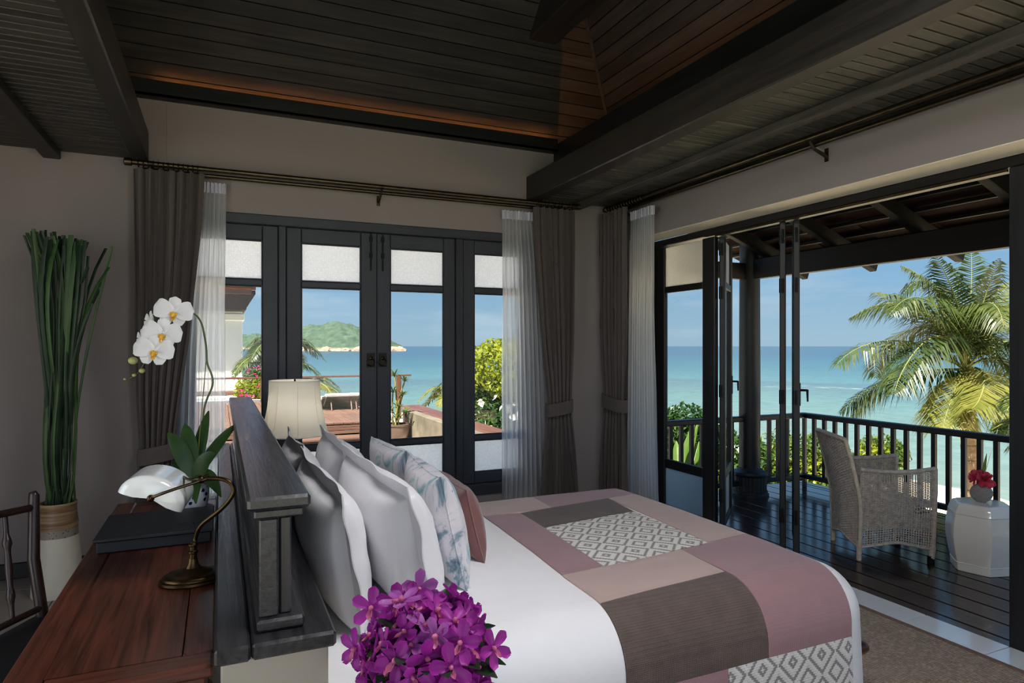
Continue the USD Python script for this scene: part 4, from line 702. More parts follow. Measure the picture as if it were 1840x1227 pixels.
def patch(c, m, h=0., nu=16, nv=16, label=None):
    """c: the four unrolled corners (u, v), anticlockwise seen from above; a padded cloth patch with a thin hem."""
    c = np.array(c, float); s, t = np.meshgrid(np.linspace(0, 1, nu), np.linspace(0, 1, nv), indexing='ij'); q = ((1-s)*(1-t))[..., None]*c[0]+(s*(1-t))[..., None]*c[1]+(s*t)[..., None]*c[2]+((1-s)*t)[..., None]*c[3]
    e = np.minimum(np.minimum(s, 1-s)*np.linalg.norm(c[1]-c[0]), np.minimum(t, 1-t)*np.linalg.norm(c[3]-c[0])); lf = .006+h+.002*np.clip(e/.012, 0, 1)**.5
    P = bedpoint(q[..., 0], q[..., 1], 0); n0 = bedpoint(q[..., 0], q[..., 1], 1.0)-P; top = P+n0*lf[..., None]
    ring_ = np.concatenate([np.stack([np.arange(nu), 0*np.arange(nu)], 1), np.stack([np.full(nv-1, nu-1), np.arange(1, nv)], 1), np.stack([np.arange(nu-2, -1, -1), np.full(nu-1, nv-1)], 1), np.stack([np.zeros(nv-2, int), np.arange(nv-2, 0, -1)], 1)]).astype(int)
    edge = np.stack([(P+n0*.0005)[ring_[:, 0], ring_[:, 1]], top[ring_[:, 0], ring_[:, 1]]], 1); g1, g2 = grid(top), grid(edge, True); uv = np.concatenate([np.stack([(q[..., 0]-1.39)/.145, (q[..., 1]-2.23)/.148], -1).reshape(-1, 2), np.repeat(np.stack([(q[ring_[:, 0], ring_[:, 1], 0]-1.39)/.145, (q[ring_[:, 0], ring_[:, 1], 1]-2.23)/.148], -1), 2, 0)])
    ru.part('patch', J(g1, (g2[0], g2[1][:, ::-1])), m, smooth=True, uv=uv, label=label)
patch([(1.19, 2.18), (1.385, 2.19), (1.43, 3.08), (1.235, 3.10)], 'patch_mauve', label='dusky mauve patch along the head side of the runner')
patch([(1.385, 2.19), (1.972, 2.275), (1.985, 2.86), (1.415, 2.775)], 'patch_diamond', label='grey and white patch woven with concentric diamonds on the bed top')
patch([(1.415, 2.777), (1.985, 2.862), (2.03, 3.18), (1.43, 3.08)], 'patch_brown', label='brown patch on the window side of the diamond patch')
patch([(1.974, 2.285), (2.235, 2.31), (2.255, 3.21), (2.03, 3.18)], 'patch_blush', label='pale blush strip along the foot side')
patch([(1.235, 3.10), (1.63, 3.115), (1.66, 3.44), (1.27, 3.42)], 'patch_blush', label='pale blush patch at the far head-side corner')
patch([(1.63, 3.117), (2.257, 3.212), (2.27, 3.50), (1.66, 3.44)], 'patch_mauve', label='mauve patch at the far foot-side corner')
patch([(1.27, 3.42), (2.27, 3.50), (2.26, 3.85), (1.26, 3.85)], 'patch_brown', label='brown patch hanging over the far edge')
patch([(1.185, 1.905), (1.785, 1.965), (1.80, 2.245), (1.187, 2.178)], 'patch_blush', label='pale blush strip before the diamond patch')
patch([(1.787, 1.967), (2.235, 1.55), (2.235, 2.31), (1.802, 2.247)][:0] or [(1.785, 1.60), (2.215, 1.60), (2.235, 2.308), (1.80, 2.245)], 'patch_mauve', nv=24, label='large mauve patch curving over the near foot corner')
patch([(1.185, 1.60), (1.785, 1.60), (1.785, 1.965), (1.185, 1.905)], 'patch_brown', nv=20, label='large dark brown patch curving over the near edge')
patch([(1.60, 1.30), (2.215, 1.30), (2.215, 1.60), (1.60, 1.60)], 'patch_diamond', label='grey patch woven with diamonds hanging on the near side')
patch([(1.185, 1.27), (1.598, 1.27), (1.598, 1.60), (1.185, 1.60)], 'patch_mauve', label='small mauve patch hanging on the near side')

# ------------------------------------------------------------------ pillows
def pillow(name, label, cat, c, w, h, t, m, lean, turn=0., flange=0., seed=0, group=None, sag=.0, puff=.40, seam=None):
    """A filled cushion standing on edge: width w along y, height h, thickness t; c is the middle of its lower edge; lean in degrees back towards the headboard."""
    n = 44; u, v = np.meshgrid(np.linspace(-1, 1, n), np.linspace(-1, 1, n), indexing='ij'); R = rng(seed)
    pin = 1-.10*(np.abs(u)*(1-v*v)*0+np.abs(v)**2*(1-u*u)*.25); bow = lambda a, b: a*(1-.07*(1-np.abs(b)**2.2)*np.abs(a)**3)
    U, V = bow(u, v)*w/2, bow(v, u)*h/2; th = t/2*np.clip((1-np.abs(u)**2.6), 0, 1)**puff*np.clip((1-np.abs(v)**2.4), 0, 1)**puff
    wr = meshkit.fbm(np.stack([U*7+seed*3, V*7, U*0], -1), 4, seed)-.5; crease = .5*np.exp(-((1-np.abs(u))*7)**2)*np.sin(v*9+seed)+.5*np.exp(-((1-np.abs(v))*7)**2)*np.sin(u*11+seed)
    F = th*(1+.22*wr)+.004*crease*(1-np.abs(u*v)**6); B = -th*(1+.16*wr); edge = np.maximum(np.abs(u), np.abs(v)) > .999; F[edge] = .002; B[edge] = -.002
    V = V-sag*h*(1-u**2)*(v > 0)*v**2*.5+.02*h*wr*(v > .3)
    def S(a, b, d_): return np.stack([d_, a, b], -1)
    def W(P):
        P = P.reshape(-1, 3)+[0, 0, h/2]; L = math.radians(lean); cl, sl = math.cos(L), math.sin(L); P = np.stack([P[:, 0]*cl-P[:, 2]*sl, P[:, 1], P[:, 0]*sl+P[:, 2]*cl], 1); a = math.radians(turn); return np.stack([P[:, 0]*math.cos(a)-P[:, 1]*math.sin(a), P[:, 0]*math.sin(a)+P[:, 1]*math.cos(a), P[:, 2]], 1)+np.array(c)
    f = grid(S(U, V, F)); b = grid(S(U, V, B)); T = Thing(name, label, cat, c, group)
    vv = W(np.vstack([f[0], b[0]])); ff = np.vstack([f[1], b[1][:, ::-1]+len(f[0])]); T.part('cover', (vv, ff), m, smooth=True)
    i = np.arange(n-1); rim = np.r_[np.stack([i, 0*i], 1), np.stack([0*i+n-1, i], 1), np.stack([n-1-i, 0*i+n-1], 1), np.stack([0*i, n-1-i], 1)]
    ru_, rv = U[rim[:, 0], rim[:, 1]], V[rim[:, 0], rim[:, 1]]
    if flange:
        dirx = np.where(np.abs(u[rim[:, 0], rim[:, 1]]) > .999, np.sign(u[rim[:, 0], rim[:, 1]]), u[rim[:, 0], rim[:, 1]]*.35); diry = np.where(np.abs(v[rim[:, 0], rim[:, 1]]) > .999, np.sign(v[rim[:, 0], rim[:, 1]]), v[rim[:, 0], rim[:, 1]]*.35); s = np.arange(len(rim)); P = []
        for k_, (e, tk) in enumerate(((-.1, .003), (.4, .0028), (1., .0022), (1., -.0022), (.4, -.0028), (-.1, -.003))): P.append(S(ru_+dirx*flange*e, rv+diry*flange*e, tk+.008*max(e, 0)*np.sin(s*.16+seed)+.004*max(e, 0)*np.sin(s*.37)))
        P = np.array(P); g = grid(np.transpose(P, (1, 0, 2)), True); T.part('flange', (W(g[0]), g[1]), m, smooth=40)
    else: T.part('piping', (lambda g: (W(g[0]), g[1]))(tube(np.r_[S(ru_, rv, 0*ru_), S(ru_[:1], rv[:1], 0*ru_[:1])], .0035, 6, False)), m if seam is None else seam, smooth=True)
    return T
mat('floral_print', {'tc': ('texture_coordinate', {}), 'v': ('voronoi_texture', {'scale': 9.0, 'feature': 'smooth_f1', 'smoothness': .4}), 'n': ('noise_texture', {'scale': 5.5, 'detail': 7.0, 'roughness': .62, 'distortion': 1.0}), 'n2': ('noise_texture', {'scale': 16.0, 'detail': 5.0, 'distortion': 2.2}), 'r1': ('rgb_ramp', {'ramp': [(.33, C('#3f4a58')), (.40, C('#7d93a3')), (.455, C('#cfccd2')), (.55, C('#e0d8dc')), (.59, C('#c9cdd2')), (.63, C('#8fbabf')), (.70, C('#4f8790'))]}), 'r2': ('rgb_ramp', {'ramp': [(.30, (0, 0, 0)), (.35, (1, 1, 1)), (1, (1, 1, 1))]}), 'r3': ('rgb_ramp', {'ramp': [(.62, (0, 0, 0)), (.67, (1, 1, 1))]}), 'mul': ('math', {'math_type': 'multiply'}), 'lt': ('map_range', {'from_min': .16, 'from_max': .24, 'to_min': 1., 'to_max': 0., 'clamp': True}), 'm1': ('mix_color', {'b': C('#6b5f61')}), 'p': ('principled_bsdf', {'roughness': .45, 'specular_ior_level': .4, 'sheen_weight': .2})},
    [('tc.object', 'v.vector'), ('tc.object', 'n.vector'), ('tc.object', 'n2.vector'), ('n.fac', 'r1.fac'), ('v.distance', 'lt.value'), ('n2.fac', 'r3.fac'), ('lt.result', 'mul.value1'), ('r3.color', 'mul.value2'), ('mul.value', 'm1.fac'), ('r1.color', 'm1.a'), ('m1.result', 'p.base_color')])
fabric('satin_mauve', C('#7a5350'), .45, 900., .04, .05, .3)
Zp = BZ-.004
pillow('pillow', 'white flanged pillow leaning on the headboard, far one of its row', 'pillow', (.385, 3.235, Zp), .70, .41, .19, 'cotton_white', 8, 0, .045, 1)
pillow('pillow', 'white flanged pillow leaning on the headboard, near one beside the purple orchids', 'pillow', (.385, 2.41, Zp), .88, .41, .19, 'cotton_white', 8, 1, .045, 2)
pillow('pillow', 'white flanged pillow of the second row, far one beside the lamp shade', 'pillow', (.605, 3.245, Zp), .70, .42, .23, 'cotton_white', 13, 0, .045, 3)
pillow('pillow', 'white flanged pillow of the second row, near one behind the floral cushion', 'pillow', (.61, 2.41, Zp), .88, .42, .25, 'cotton_white', 13, 2, .045, 4)
pillow('floral_cushion', 'blue-grey floral print cushion, far one nearer the window', 'cushion', (.835, 3.06, Zp), .54, .43, .16, 'floral_print', 15, 4, 0, 5)
pillow('floral_cushion', 'blue-grey floral print cushion, near one with its corner on the bedspread', 'cushion', (.825, 2.47, Zp), .56, .42, .17, 'floral_print', 13, -4, 0, 6)
pillow('lumbar_cushion', 'small dusky mauve satin cushion in front of the floral cushions', 'cushion', (.985, 2.68, Zp), .48, .31, .14, 'satin_mauve', 14, -3, 0, 7)

# ------------------------------------------------------------------ rug
mat('sisal', {'tc': ('texture_coordinate', {}), 'mp': ('mapping', {'rotation': (0, 0, 0.0)}), 'w1': ('wave_texture', {'bands_direction': 'x', 'scale': 42.0, 'distortion': 1.2, 'detail': 2.0}), 'w2': ('wave_texture', {'bands_direction': 'y', 'scale': 34.0, 'distortion': 2.0, 'detail': 2.0}), 'a': ('math', {'math_type': 'multiply'}), 'n': ('noise_texture', {'scale': 60.0, 'detail': 4.0}), 'a2': ('math', {'math_type': 'add'}), 'r': ('rgb_ramp', {'ramp': [(.36, C('#85705f')), (.6, C('#bfa995')), (1.0, C('#e0d0c0'))]}), 'hh': ('math', {'math_type': 'multiply', 'value2': .7}), 'b': ('bump', {'strength': .8, 'distance': .004}), 'p': ('principled_bsdf', {'roughness': .95, 'specular_ior_level': .1})},
    [('tc.object', 'mp.vector'), ('mp.vector', 'w1.vector'), ('mp.vector', 'w2.vector'), ('mp.vector', 'n.vector'), ('w1.fac', 'a.value1'), ('w2.fac', 'a.value2'), ('a.value', 'a2.value1'), ('n.fac', 'a2.value2'), ('a2.value', 'hh.value1'), ('hh.value', 'r.fac'), ('r.color', 'p.base_color'), ('a.value', 'b.height'), ('b.normal', 'p.normal')])
rg = Thing('rug', 'woven brown sisal rug on the floor between the bed and the threshold', 'rug', (2.3, 2.4, 0))
rg.part('weave', box(.9, 3.335, .6, 4.4, .001, .011, .002), 'sisal')
plain('rug_binding', C('#7d6358'), .9, .1, .1, 40.)
rg.part('binding', J(box(3.335, 3.366, .57, 4.43, .001, .014, .004), box(.87, .9, .57, 4.43, .001, .014, .004), box(.9, 3.335, .57, .6, .001, .014, .004), box(.9, 3.335, 4.4, 4.43, .001, .014, .004)), 'rug_binding')

# ------------------------------------------------------------------ banker's lamp on the desk
plain('opal_glass', C('#e8ebe9'), .12, .6, subsurface_weight=.2, subsurface_radius=(.02, .02, .02), coat_weight=.5)
LB = np.array([-.077, 2.29, .76])
bl = Thing('desk_lamp', 'old brass desk lamp with a white glass trough shade', 'lamp', LB)
base = lathe([(.001, 0), (.092, 0), (.097, .004), (.096, .011), (.088, .014), (.086, .02), (.078, .026), (.06, .027), (.056, .030), (.044, .033), (.022, .042), (.015, .055), (.0125, .072), (.001, .074)], 48)
bl.part('base', mv(sc(base, (1, .8, 1)), *LB), 'bronze', smooth=35)
bl.part('stem', mv(lathe([(.0115, .07), (.0115, .085), (.015, .088), (.015, .094), (.011, .097), (.011, .108), (.014, .111), (.014, .116), (.009, .12)], 20), *LB), 'bronze', smooth=35)
def LP(px, py, dep=2.07): return at(px, py, dep)
nk = spline([LB+[0, 0, .115], LP(349, 975), LP(356, 952), LP(375, 932), LP(398, 914), LP(414, 896), LP(420, 880), LP(413, 867), LP(396, 860), LP(372, 860), LP(361, 861)], 60)
bl.part('gooseneck', tube(nk, .0068, 10), 'bronze', smooth=True)
jt = LP(361, 861); S0 = LP(272, 894, 2.02); ax = np.array([.10, .995, 0]); ax /= np.linalg.norm(ax); LEN = .25
bl.part('joint', J(blob(jt, (.013, .016, .013), 2), tube([jt-ax*.035, jt+ax*.035], .006, 10)), 'bronze', smooth=True)
ends = (S0+ax*-.004, S0+ax*(LEN+.004))
for e, s in zip(ends, (-1, 1)):
    bl.part('arm', tube(spline([jt+ax*s*.032+[.02, 0, .006], jt+ax*s*.03, (jt+e)/2+ax*s*.03+[0, 0, .004], e+ax*s*.006], 16), .0048, 8), 'brass_dark' if s < 0 else 'bronze', smooth=True)
    bl.part('knob', J(blob(e+ax*s*.006, (.011, .008, .011), 2), blob(e+ax*s*.015, (.006, .005, .006), 1)), 'bronze', smooth=True)
R_, U_ = np.array([.91, -.09, -.40]), None; R_ = R_-ax*(R_@ax); R_ /= np.linalg.norm(R_); U_ = np.cross(R_, ax); U_ = U_ if U_[2] > 0 else -U_
ph = np.linspace(-.12, PI+.12, 34); tt = np.r_[np.linspace(0, .12, 7), np.linspace(.12, .88, 10)[1:-1], np.linspace(.88, 1, 7)]
def shade_pt(rr_): 
    P = []
    for t in tt:
        e = min(t, 1-t)/.12; k_ = rr_ if e >= 1 else rr_*(.52+.48*math.sqrt(max(0, 1-(1-e)**2)))
        P.append([S0+ax*LEN*t+R_*(math.cos(a)*.098*k_)+U_*(math.sin(a)*.072*k_-.012) for a in ph])
    return np.array(P)
po, pi_ = shade_pt(1.0), shade_pt(.95); og, ig = grid(po), grid(pi_)
rimA = grid(np.stack([po[:, 0], pi_[:, 0]], 1)); rimB = grid(np.stack([po[:, -1], pi_[:, -1]], 1))
capA = grid(np.stack([po[0], np.repeat((S0-U_*.004)[None], len(ph), 0)], 1)); capB = grid(np.stack([po[-1], np.repeat((S0+ax*LEN-U_*.004)[None], len(ph), 0)], 1))
tm = trimesh.Trimesh(*J(og, ig, rimA, rimB, capA, capB), process=False); tm.merge_vertices(digits_vertex=5); tm.fix_normals()
bl.part('glass_shade', (np.array(tm.vertices), np.array(tm.faces)), 'opal_glass', smooth=60, label='white opal glass trough shade')

# ------------------------------------------------------------------ white orchid on the desk
leafmat('orchid_leaf', C('#1f3a1a'), C('#4a6b2c'), .12, .3, 6.0); leafmat('orchid_petal', C('#efeef2'), C('#ffffff'), .3, .55); plain('orchid_stem', C('#4d5a33'), .5); plain('orchid_centre', C('#d9a52c'), .5, noise=.3, nscale=90.); plain('bud_green', C('#b3b273'), .5, noise=.1, nscale=40.)
mat('blue_china', {'tc': ('texture_coordinate', {}), 'v': ('voronoi_texture', {'scale': 34.0, 'feature': 'f1'}), 'n': ('noise_texture', {'scale': 26.0, 'detail': 3.0, 'distortion': 1.5}), 'a': ('math', {'math_type': 'add'}), 'r': ('rgb_ramp', {'ramp': [(.62, C('#151b3c')), (.72, C('#2b3668')), (.8, C('#d9dce4'))]}), 'p': ('principled_bsdf', {'roughness': .15, 'specular_ior_level': .6})}, [('tc.object', 'v.vector'), ('tc.object', 'n.vector'), ('v.distance', 'a.value1'), ('n.fac', 'a.value2'), ('a.value', 'r.fac'), ('r.color', 'p.base_color')])
OB = np.array([-.108, 3.26, .76])
oc = Thing('potted_orchid', 'white moth orchid with an arching spray in a blue and white pot on the desk', 'potted plant', OB)
oc.part('pot', mv(lathe([(.001, 0), (.05, 0), (.054, .01), (.062, .05), (.066, .10), (.068, .128), (.072, .132), (.072, .142), (.062, .142), (.06, .12), (.001, .12)], 36), *OB), 'blue_china', smooth=40)
oc.part('saucer', mv(lathe([(.001, 0), (.07, 0), (.085, .006), (.087, .014), (.08, .014), (.06, .008)], 36), OB[0], OB[1], OB[2]+.0005), 'desk_wood_x', smooth=40)
oc.part('moss', blob(OB+[0, 0, .12], (.058, .058, .014), 2, .15, 3), 'dark_soil')
def O(px, py, d_=3.03): return at(px, py, d_)
b0 = OB+[0, 0, .13]
def oleaf(p0, p1, sag, w): oc.part('leaf', blade(p0, p1, sag, w, .16, 14, .75, (-.15, -.85, .5)), 'orchid_leaf', smooth=True)
for tip, sag, w in ((O(301, 778, 2.94), .06, .036), (O(332, 762, 2.98), .07, .036), (O(375, 738, 3.05), .05, .028), (O(428, 760, 3.12), .05, .026), (O(386, 815, 2.9), .05, .036), (O(308, 829, 2.98), .02, .022), (O(397, 893, 2.88), .11, .034), (O(352, 905, 2.82), .09, .03), (O(322, 800, 3.1), .06, .028)): oleaf(b0+(tip-b0)*.04, tip, sag, w)
stm = spline([b0, O(366, 800), O(366, 740), O(374, 712), O(382, 692), O(380, 672), O(373, 655), O(371, 630), O(367, 601), O(358, 573), O(347, 563), O(330, 560, 3.0), O(312, 566, 2.97), O(292, 594, 2.95), O(268, 634, 2.95), O(255, 660, 2.95), O(241, 676, 2.95), O(219, 681, 2.95)], 90)
oc.part('stem', tube(stm, np.r_[np.full(50, .0046), np.linspace(.0044, .0022, 40)], 7), 'orchid_stem', smooth=True); oc.part('stake', bar(b0+[.005, 0, -.05], O(371, 640, 3.035), .0022, 6), 'plant_stem')
def petal(l, w, cup=.12, n=7, tipr=.5, base=.25):
    s = np.linspace(0, 1, n); P = []
    for t in s:
        ww = w*(base+(1-base)*math.sin(PI*min(1, t**.8*.62+.0)) )*(1 if t < .999 else .25)*(math.sqrt(max(0, 1-((t-.55)/.47)**4)) if t > .55 else 1)
        P.append([(t*l, k_*ww/2, cup*l*(t*t*.6)+cup*w*.8*k_*k_-.0) for k_ in (-1, -.5, 0, .5, 1)])
    return grid(np.array(P))
def flower_at(c, n, up, parts):
    n = np.array(n, float)/np.linalg.norm(n); s = np.cross(up, n); s /= np.linalg.norm(s); u = np.cross(n, s)
    return [(nm, basis(m, c, s, u, n), mt) for nm, m, mt in parts]
def ang(m, a): return rot(m, [0, 0, 1], a)
moth = [('petal', ang(petal(.066, .048, .1, 8), 90), 'orchid_petal'), ('petal', ang(petal(.076, .082, .12, 9, base=.3), 12), 'orchid_petal'), ('petal', ang(petal(.076, .082, .12, 9, base=.3), 168), 'orchid_petal'), ('petal', ang(petal(.064, .046, .1, 8), -55), 'orchid_petal'), ('petal', ang(petal(.064, .046, .1, 8), -125), 'orchid_petal'),
    ('lip', J(blob((0, -.012, .012), (.010, .013, .011), 2, .2, 3), mv(rot(petal(.026, .016, .5, 5), [0, 0, 1], -90), 0, -.012, .008), blob((.011, -.009, .014), (.004, .008, .007), 1), blob((-.011, -.009, .014), (.004, .008, .007), 1)), 'orchid_centre')]
for (px, py, dp), nrm, k_ in (((312, 561, 2.94), (.05, -1, .05), 1.0), ((292, 600, 2.90), (-.05, -1, .0), 1.0), ((277, 630, 2.88), (.0, -1, -.02), 1.0), ((271, 582, 2.98), (-1, -.35, .1), .85), ((256, 614, 2.96), (-1, -.3, .0), .8)):
    c = O(px, py, dp); fp = uniq(oc.path, 'flower'); UsdGeom.Xform.Define(stage, fp)
    for nm, m, mt in flower_at(c, nrm, np.array([.12, 0, 1]), [(a, sc(b_, k_*1.08), e) for a, b_, e in moth]): oc.part(nm, m, mt, of=fp, smooth=True)
    q = stm[np.argmin(np.linalg.norm(stm-c, axis=1))]; oc.part('flower_stalk', tube([q, (q+c)/2+[0, .01, .0], c+[0, .004, 0]], .0016, 6), 'bud_green')
for (px, py), r_ in (((239, 648), .020), ((255, 666), .013), ((241, 674), .009), ((224, 681), .006)): oc.part('bud', blob(O(px, py, 2.94), (r_, r_*.9, r_*.85), 2, .06, 2), 'bud_green', smooth=True)

# ------------------------------------------------------------------ floor vase with tall leaves
mat('vase_glaze', {'tc': ('texture_coordinate', {}), 's': ('separate_xyz', {}), 'mp': ('mapping', {'scale': (1.5, 1.5, 30)}), 'n': ('noise_texture', {'scale': 1.6, 'detail': 4.0, 'distortion': .5}), 'rw': ('rgb_ramp', {'ramp': [(.3, C('#4a3424')), (.5, C('#8a6c4d')), (.7, C('#b49a76'))]}), 'zr': ('rgb_ramp', {'interpolate': False, 'ramp': [(0, C('#cfcab9')), (.30, C('#cfcab9')), (.352, C('#8e867a')), (.40, C('#6b6155'))]}), 'mr': ('map_range', {'from_min': 0., 'from_max': 1.0}), 'v': ('voronoi_texture', {'scale': 70.0}), 'dots': ('map_range', {'from_min': .22, 'from_max': .3, 'to_min': .12, 'to_max': 1., 'clamp': True}), 'inb': ('math', {'math_type': 'compare', 'value2': .375, 'value3': .022}), 'dm': ('mix_float', {'a': 1.0}), 'h': ('hsv', {}), 'up': ('math', {'math_type': 'greater_than', 'value2': .402}), 'mx': ('mix_color', {}), 'p': ('principled_bsdf', {'roughness': .4, 'specular_ior_level': .5})},
    [('tc.object', 's.vector'), ('tc.object', 'mp.vector'), ('mp.vector', 'n.vector'), ('n.fac', 'rw.fac'), ('s.z', 'mr.value'), ('mr.result', 'zr.fac'), ('tc.object', 'v.vector'), ('v.distance', 'dots.value'), ('s.z', 'inb.value1'), ('inb.value', 'dm.fac'), ('dots.result', 'dm.b'), ('dm.result', 'h.value'), ('zr.color', 'h.color'), ('s.z', 'up.value1'), ('up.value', 'mx.fac'), ('h.color', 'mx.a'), ('rw.color', 'mx.b'), ('mx.result', 'p.base_color')])
VB = np.array([-.90, 4.74, 0]); leafmat('tall_leaf', C('#14281a'), C('#3f5c36'), .18, .4, 5.0); leafmat('tall_leaf_pale', C('#34522c'), C('#65844a'), .2, .4, 5.0)
fv = Thing('floor_vase', 'tall cream and brown floor vase standing against the window wall', 'vase', VB)
fv.part('body', mv(lathe([(.001, 0), (.132, 0), (.135, .01), (.128, .15), (.115, .32), (.108, .36), (.106, .42), (.101, .50), (.100, .54), (.104, .548), (.101, .555), (.088, .553), (.086, .40), (.001, .38)], 48), *VB), 'vase_glaze', smooth=35)
R = rng(71); lv = Thing('leaf_bundle', 'bundle of tall dark green strap leaves standing in the floor vase', 'leaves', VB+[0, 0, .54])
tops = [(48, 418), (60, 415), (66, 416), (74, 416), (80, 418), (92, 418), (97, 416), (107, 424), (112, 428), (120, 428), (130, 424), (136, 428), (148, 430), (152, 432), (158, 460), (190, 446), (201, 442), (55, 430), (85, 425), (125, 440), (102, 430), (143, 440), (70, 420), (158, 480), (195, 480), (90, 430), (115, 432), (62, 440), (138, 434), (178, 520), (166, 545), (110, 430), (76, 422), (184, 505)]
tops += [(a+R.uniform(-9, 9), b+R.uniform(-6, 14)) for a, b in tops if a < 155]
for i, (px, py) in enumerate(tops):
    q = at(px, py, 3.97+R.uniform(-.12, .06)); b_ = VB+np.array([R.uniform(-.06, .06)+(px-104)*.0006, R.uniform(-.05, .05), .42]); nk_ = VB+np.array([(px-104)*.0009, R.uniform(-.06, .04), .66+R.uniform(0, .1)])
    c = spline([b_, nk_, b_+(q-b_)*.55+[-(px-104)*.0007, 0, 0], q], 14); w0 = R.uniform(.012, .024); a = R.uniform(-.6, .6); P = []
    for k_, p in enumerate(c): a += R.uniform(-.05, .05); w = w0*(.75+.4*k_/13); s_ = np.array([math.cos(a), math.sin(a), 0]); nn_ = np.array([-math.sin(a), math.cos(a), 0]); P.append([p-s_*w/2+nn_*.003, p, p+s_*w/2+nn_*.003])
    lv.part('leaf', grid(np.array(P)), 'tall_leaf_pale' if i % 4 == 0 else 'tall_leaf', smooth=True)

# ------------------------------------------------------------------ desk chair at the left edge
def CH(m): return rot(m, [0, 0, 1], -26, np.array([-.66, 3.05, 0]))
dc = Thing('desk_chair', 'dark turned-wood chair drawn up to the desk with leather seat', 'chair', (-.62, 2.78, 0)); cw = 'chair_wood_z'
def CPt(px, py, d_): return at(px, py, d_)
pt, pm, pb = np.array([-.685, 3.09, .915]), np.array([-.655, 3.05, .68]), np.array([-.60, 3.03, .44])
near = np.array([0, -.54, 0])
def post(o): return tube([np.array([-.66, 3.05, 0])+o, pb+o, pm+o, pt+o, pt+o+[-.006, 0, .015]], [.016, .021, .021, .019, .012], 12)
dc.part('back_post', CH(post(np.zeros(3))), cw, smooth=True); dc.part('back_post', CH(post(near)), cw, smooth=True)
dc.part('top_rail', CH(tube([pt+[.006, -.0, -.045], pt+near*.5+[-.03, 0, -.03], pt+near+[.006, 0, -.045]], .014, 10)), 'chair_wood_y', smooth=True); dc.part('lower_rail', CH(tube([pb+[-.01, 0, .06], pb+near*.5+[-.03, 0, .06], pb+near+[-.01, 0, .06]], .012, 10)), 'chair_wood_y', smooth=True)
for f in (.22, .42, .62, .82):
    a, b = pb+near*f+[-.025, 0, .062], pt+near*f+[-.018, 0, -.04]; ts = np.linspace(0, 1, 25); rr_ = .0085+.007*np.exp(-((ts-.22)/.05)**2)+.008*np.exp(-((ts-.72)/.05)**2)+.004*np.exp(-((ts-.47)/.16)**2)
    dc.part('spindle', CH(tube([a+(b-a)*t for t in ts], rr_, 10)), cw, smooth=True)
dc.part('seat', CH(mv(box(-.24, .24, -.28, .28, -.03, .02, .025), -.40, 2.78, .45)), 'black_leather'); dc.part('seat_frame', CH(mv(box(-.25, .25, -.29, .29, -.06, -.031, .008), -.40, 2.78, .45)), 'chair_wood_y')
for ly in (2.53, 3.03): dc.part('front_leg', CH(tube([(-.18, ly, 0), (-.18, ly, .2), (-.18, ly, .39)], [.014, .019, .021], 12)), cw, smooth=True)
for z_ in (.14, .24): dc.part('stretcher', CH(bar((-.64, 3.03, z_), (-.18, 3.03, z_), .010)), 'chair_wood_x'); dc.part('stretcher', CH(bar((-.64, 2.52, z_), (-.18, 2.53, z_), .010)), 'chair_wood_x')

# ------------------------------------------------------------------ far nightstand and table lamp
ns = Thing('nightstand', 'dark wooden nightstand on the window side of the bed', 'nightstand', (.5, 4.2, 0))
ns.part('body', box(.27, .75, 3.98, 4.5, .08, .55, .006), 'black_wood_y'); ns.part('top', box(.262, .77, 3.96, 4.52, .551, .58, .006), 'grey_wood_y'); ns.part('drawer', box(.751, .765, 4.0, 4.48, .34, .53, .005), 'black_wood_y'); ns.part('plinth', box(.28, .72, 4.0, 4.48, 0, .079, .004), 'black_wood_y')
LMP = np.array([.425, 4.24, .58]); mat('lamp_shade', {'d': ('diffuse_bsdf', {'color': C('#eeeae0')}), 't': ('translucent_bsdf', {'color': C('#f3efe4')}), 'm': ('mix_closure', {'fac': .45})}, [('d.BSDF', 'm.closure1'), ('t.BSDF', 'm.closure2')], surface='m.closure')
mat('unseen_bulb_glow', {'e': ('emission', {'color': (1.0, .98, .95), 'strength': 21.0})}, surface='e.emission')  # out of view inside the shade, lit to brighten it
tl = Thing('table_lamp', 'table lamp with a cream bell shade on the far nightstand', 'lamp', LMP)
tl.part('base', mv(lathe([(.001, 0), (.08, 0), (.085, .01), (.08, .022), (.04, .03), (.025, .06), (.055, .13), (.06, .19), (.045, .25), (.018, .29), (.014, .35), (.02, .36), (.008, .365), (.008, .46), (.001, .47)], 32), *LMP), 'bronze', smooth=40)
zz = np.linspace(0, 1, 18); sr = .150+.052*(1-zz)**2.2; n_ = 64; th_ = np.arange(n_)/n_*2*PI; facet = 1-.022*np.abs(np.sin(th_*4))**1.0
outer = np.array([[(LMP[0]+r_*facet[i]*math.cos(t), LMP[1]+r_*facet[i]*math.sin(t), .952+.336*z_) for z_, r_ in zip(zz, sr)] for i, t in enumerate(th_)]); cen_ = np.array([LMP[0], LMP[1], 0]); inner = (outer-cen_)*[.985, .985, 1]+cen_
rims = [grid(np.stack([outer[:, k_], inner[:, k_]], 1), True) for k_ in (0, -1)]
tl.part('shade', J(grid(outer, True), (lambda g: (g[0], g[1][:, ::-1]))(grid(inner, True)), *rims), 'lamp_shade', smooth=50)
for k_ in range(8): t = k_*PI/4; tl.part('seam', tube([(LMP[0]+(r_+.001)*math.cos(t), LMP[1]+(r_+.001)*math.sin(t), .952+.336*z_) for z_, r_ in zip(zz, sr)], .0018, 5), 'cushion_cream')
for k_, r_ in ((0.954, sr[0]), (1.286, sr[-1])): tl.part('trim_band', tube([(LMP[0]+r_*.998*math.cos(t), LMP[1]+r_*.998*math.sin(t), k_) for t in np.linspace(0, 2*PI, 49)], .004, 6, False), 'cushion_cream')
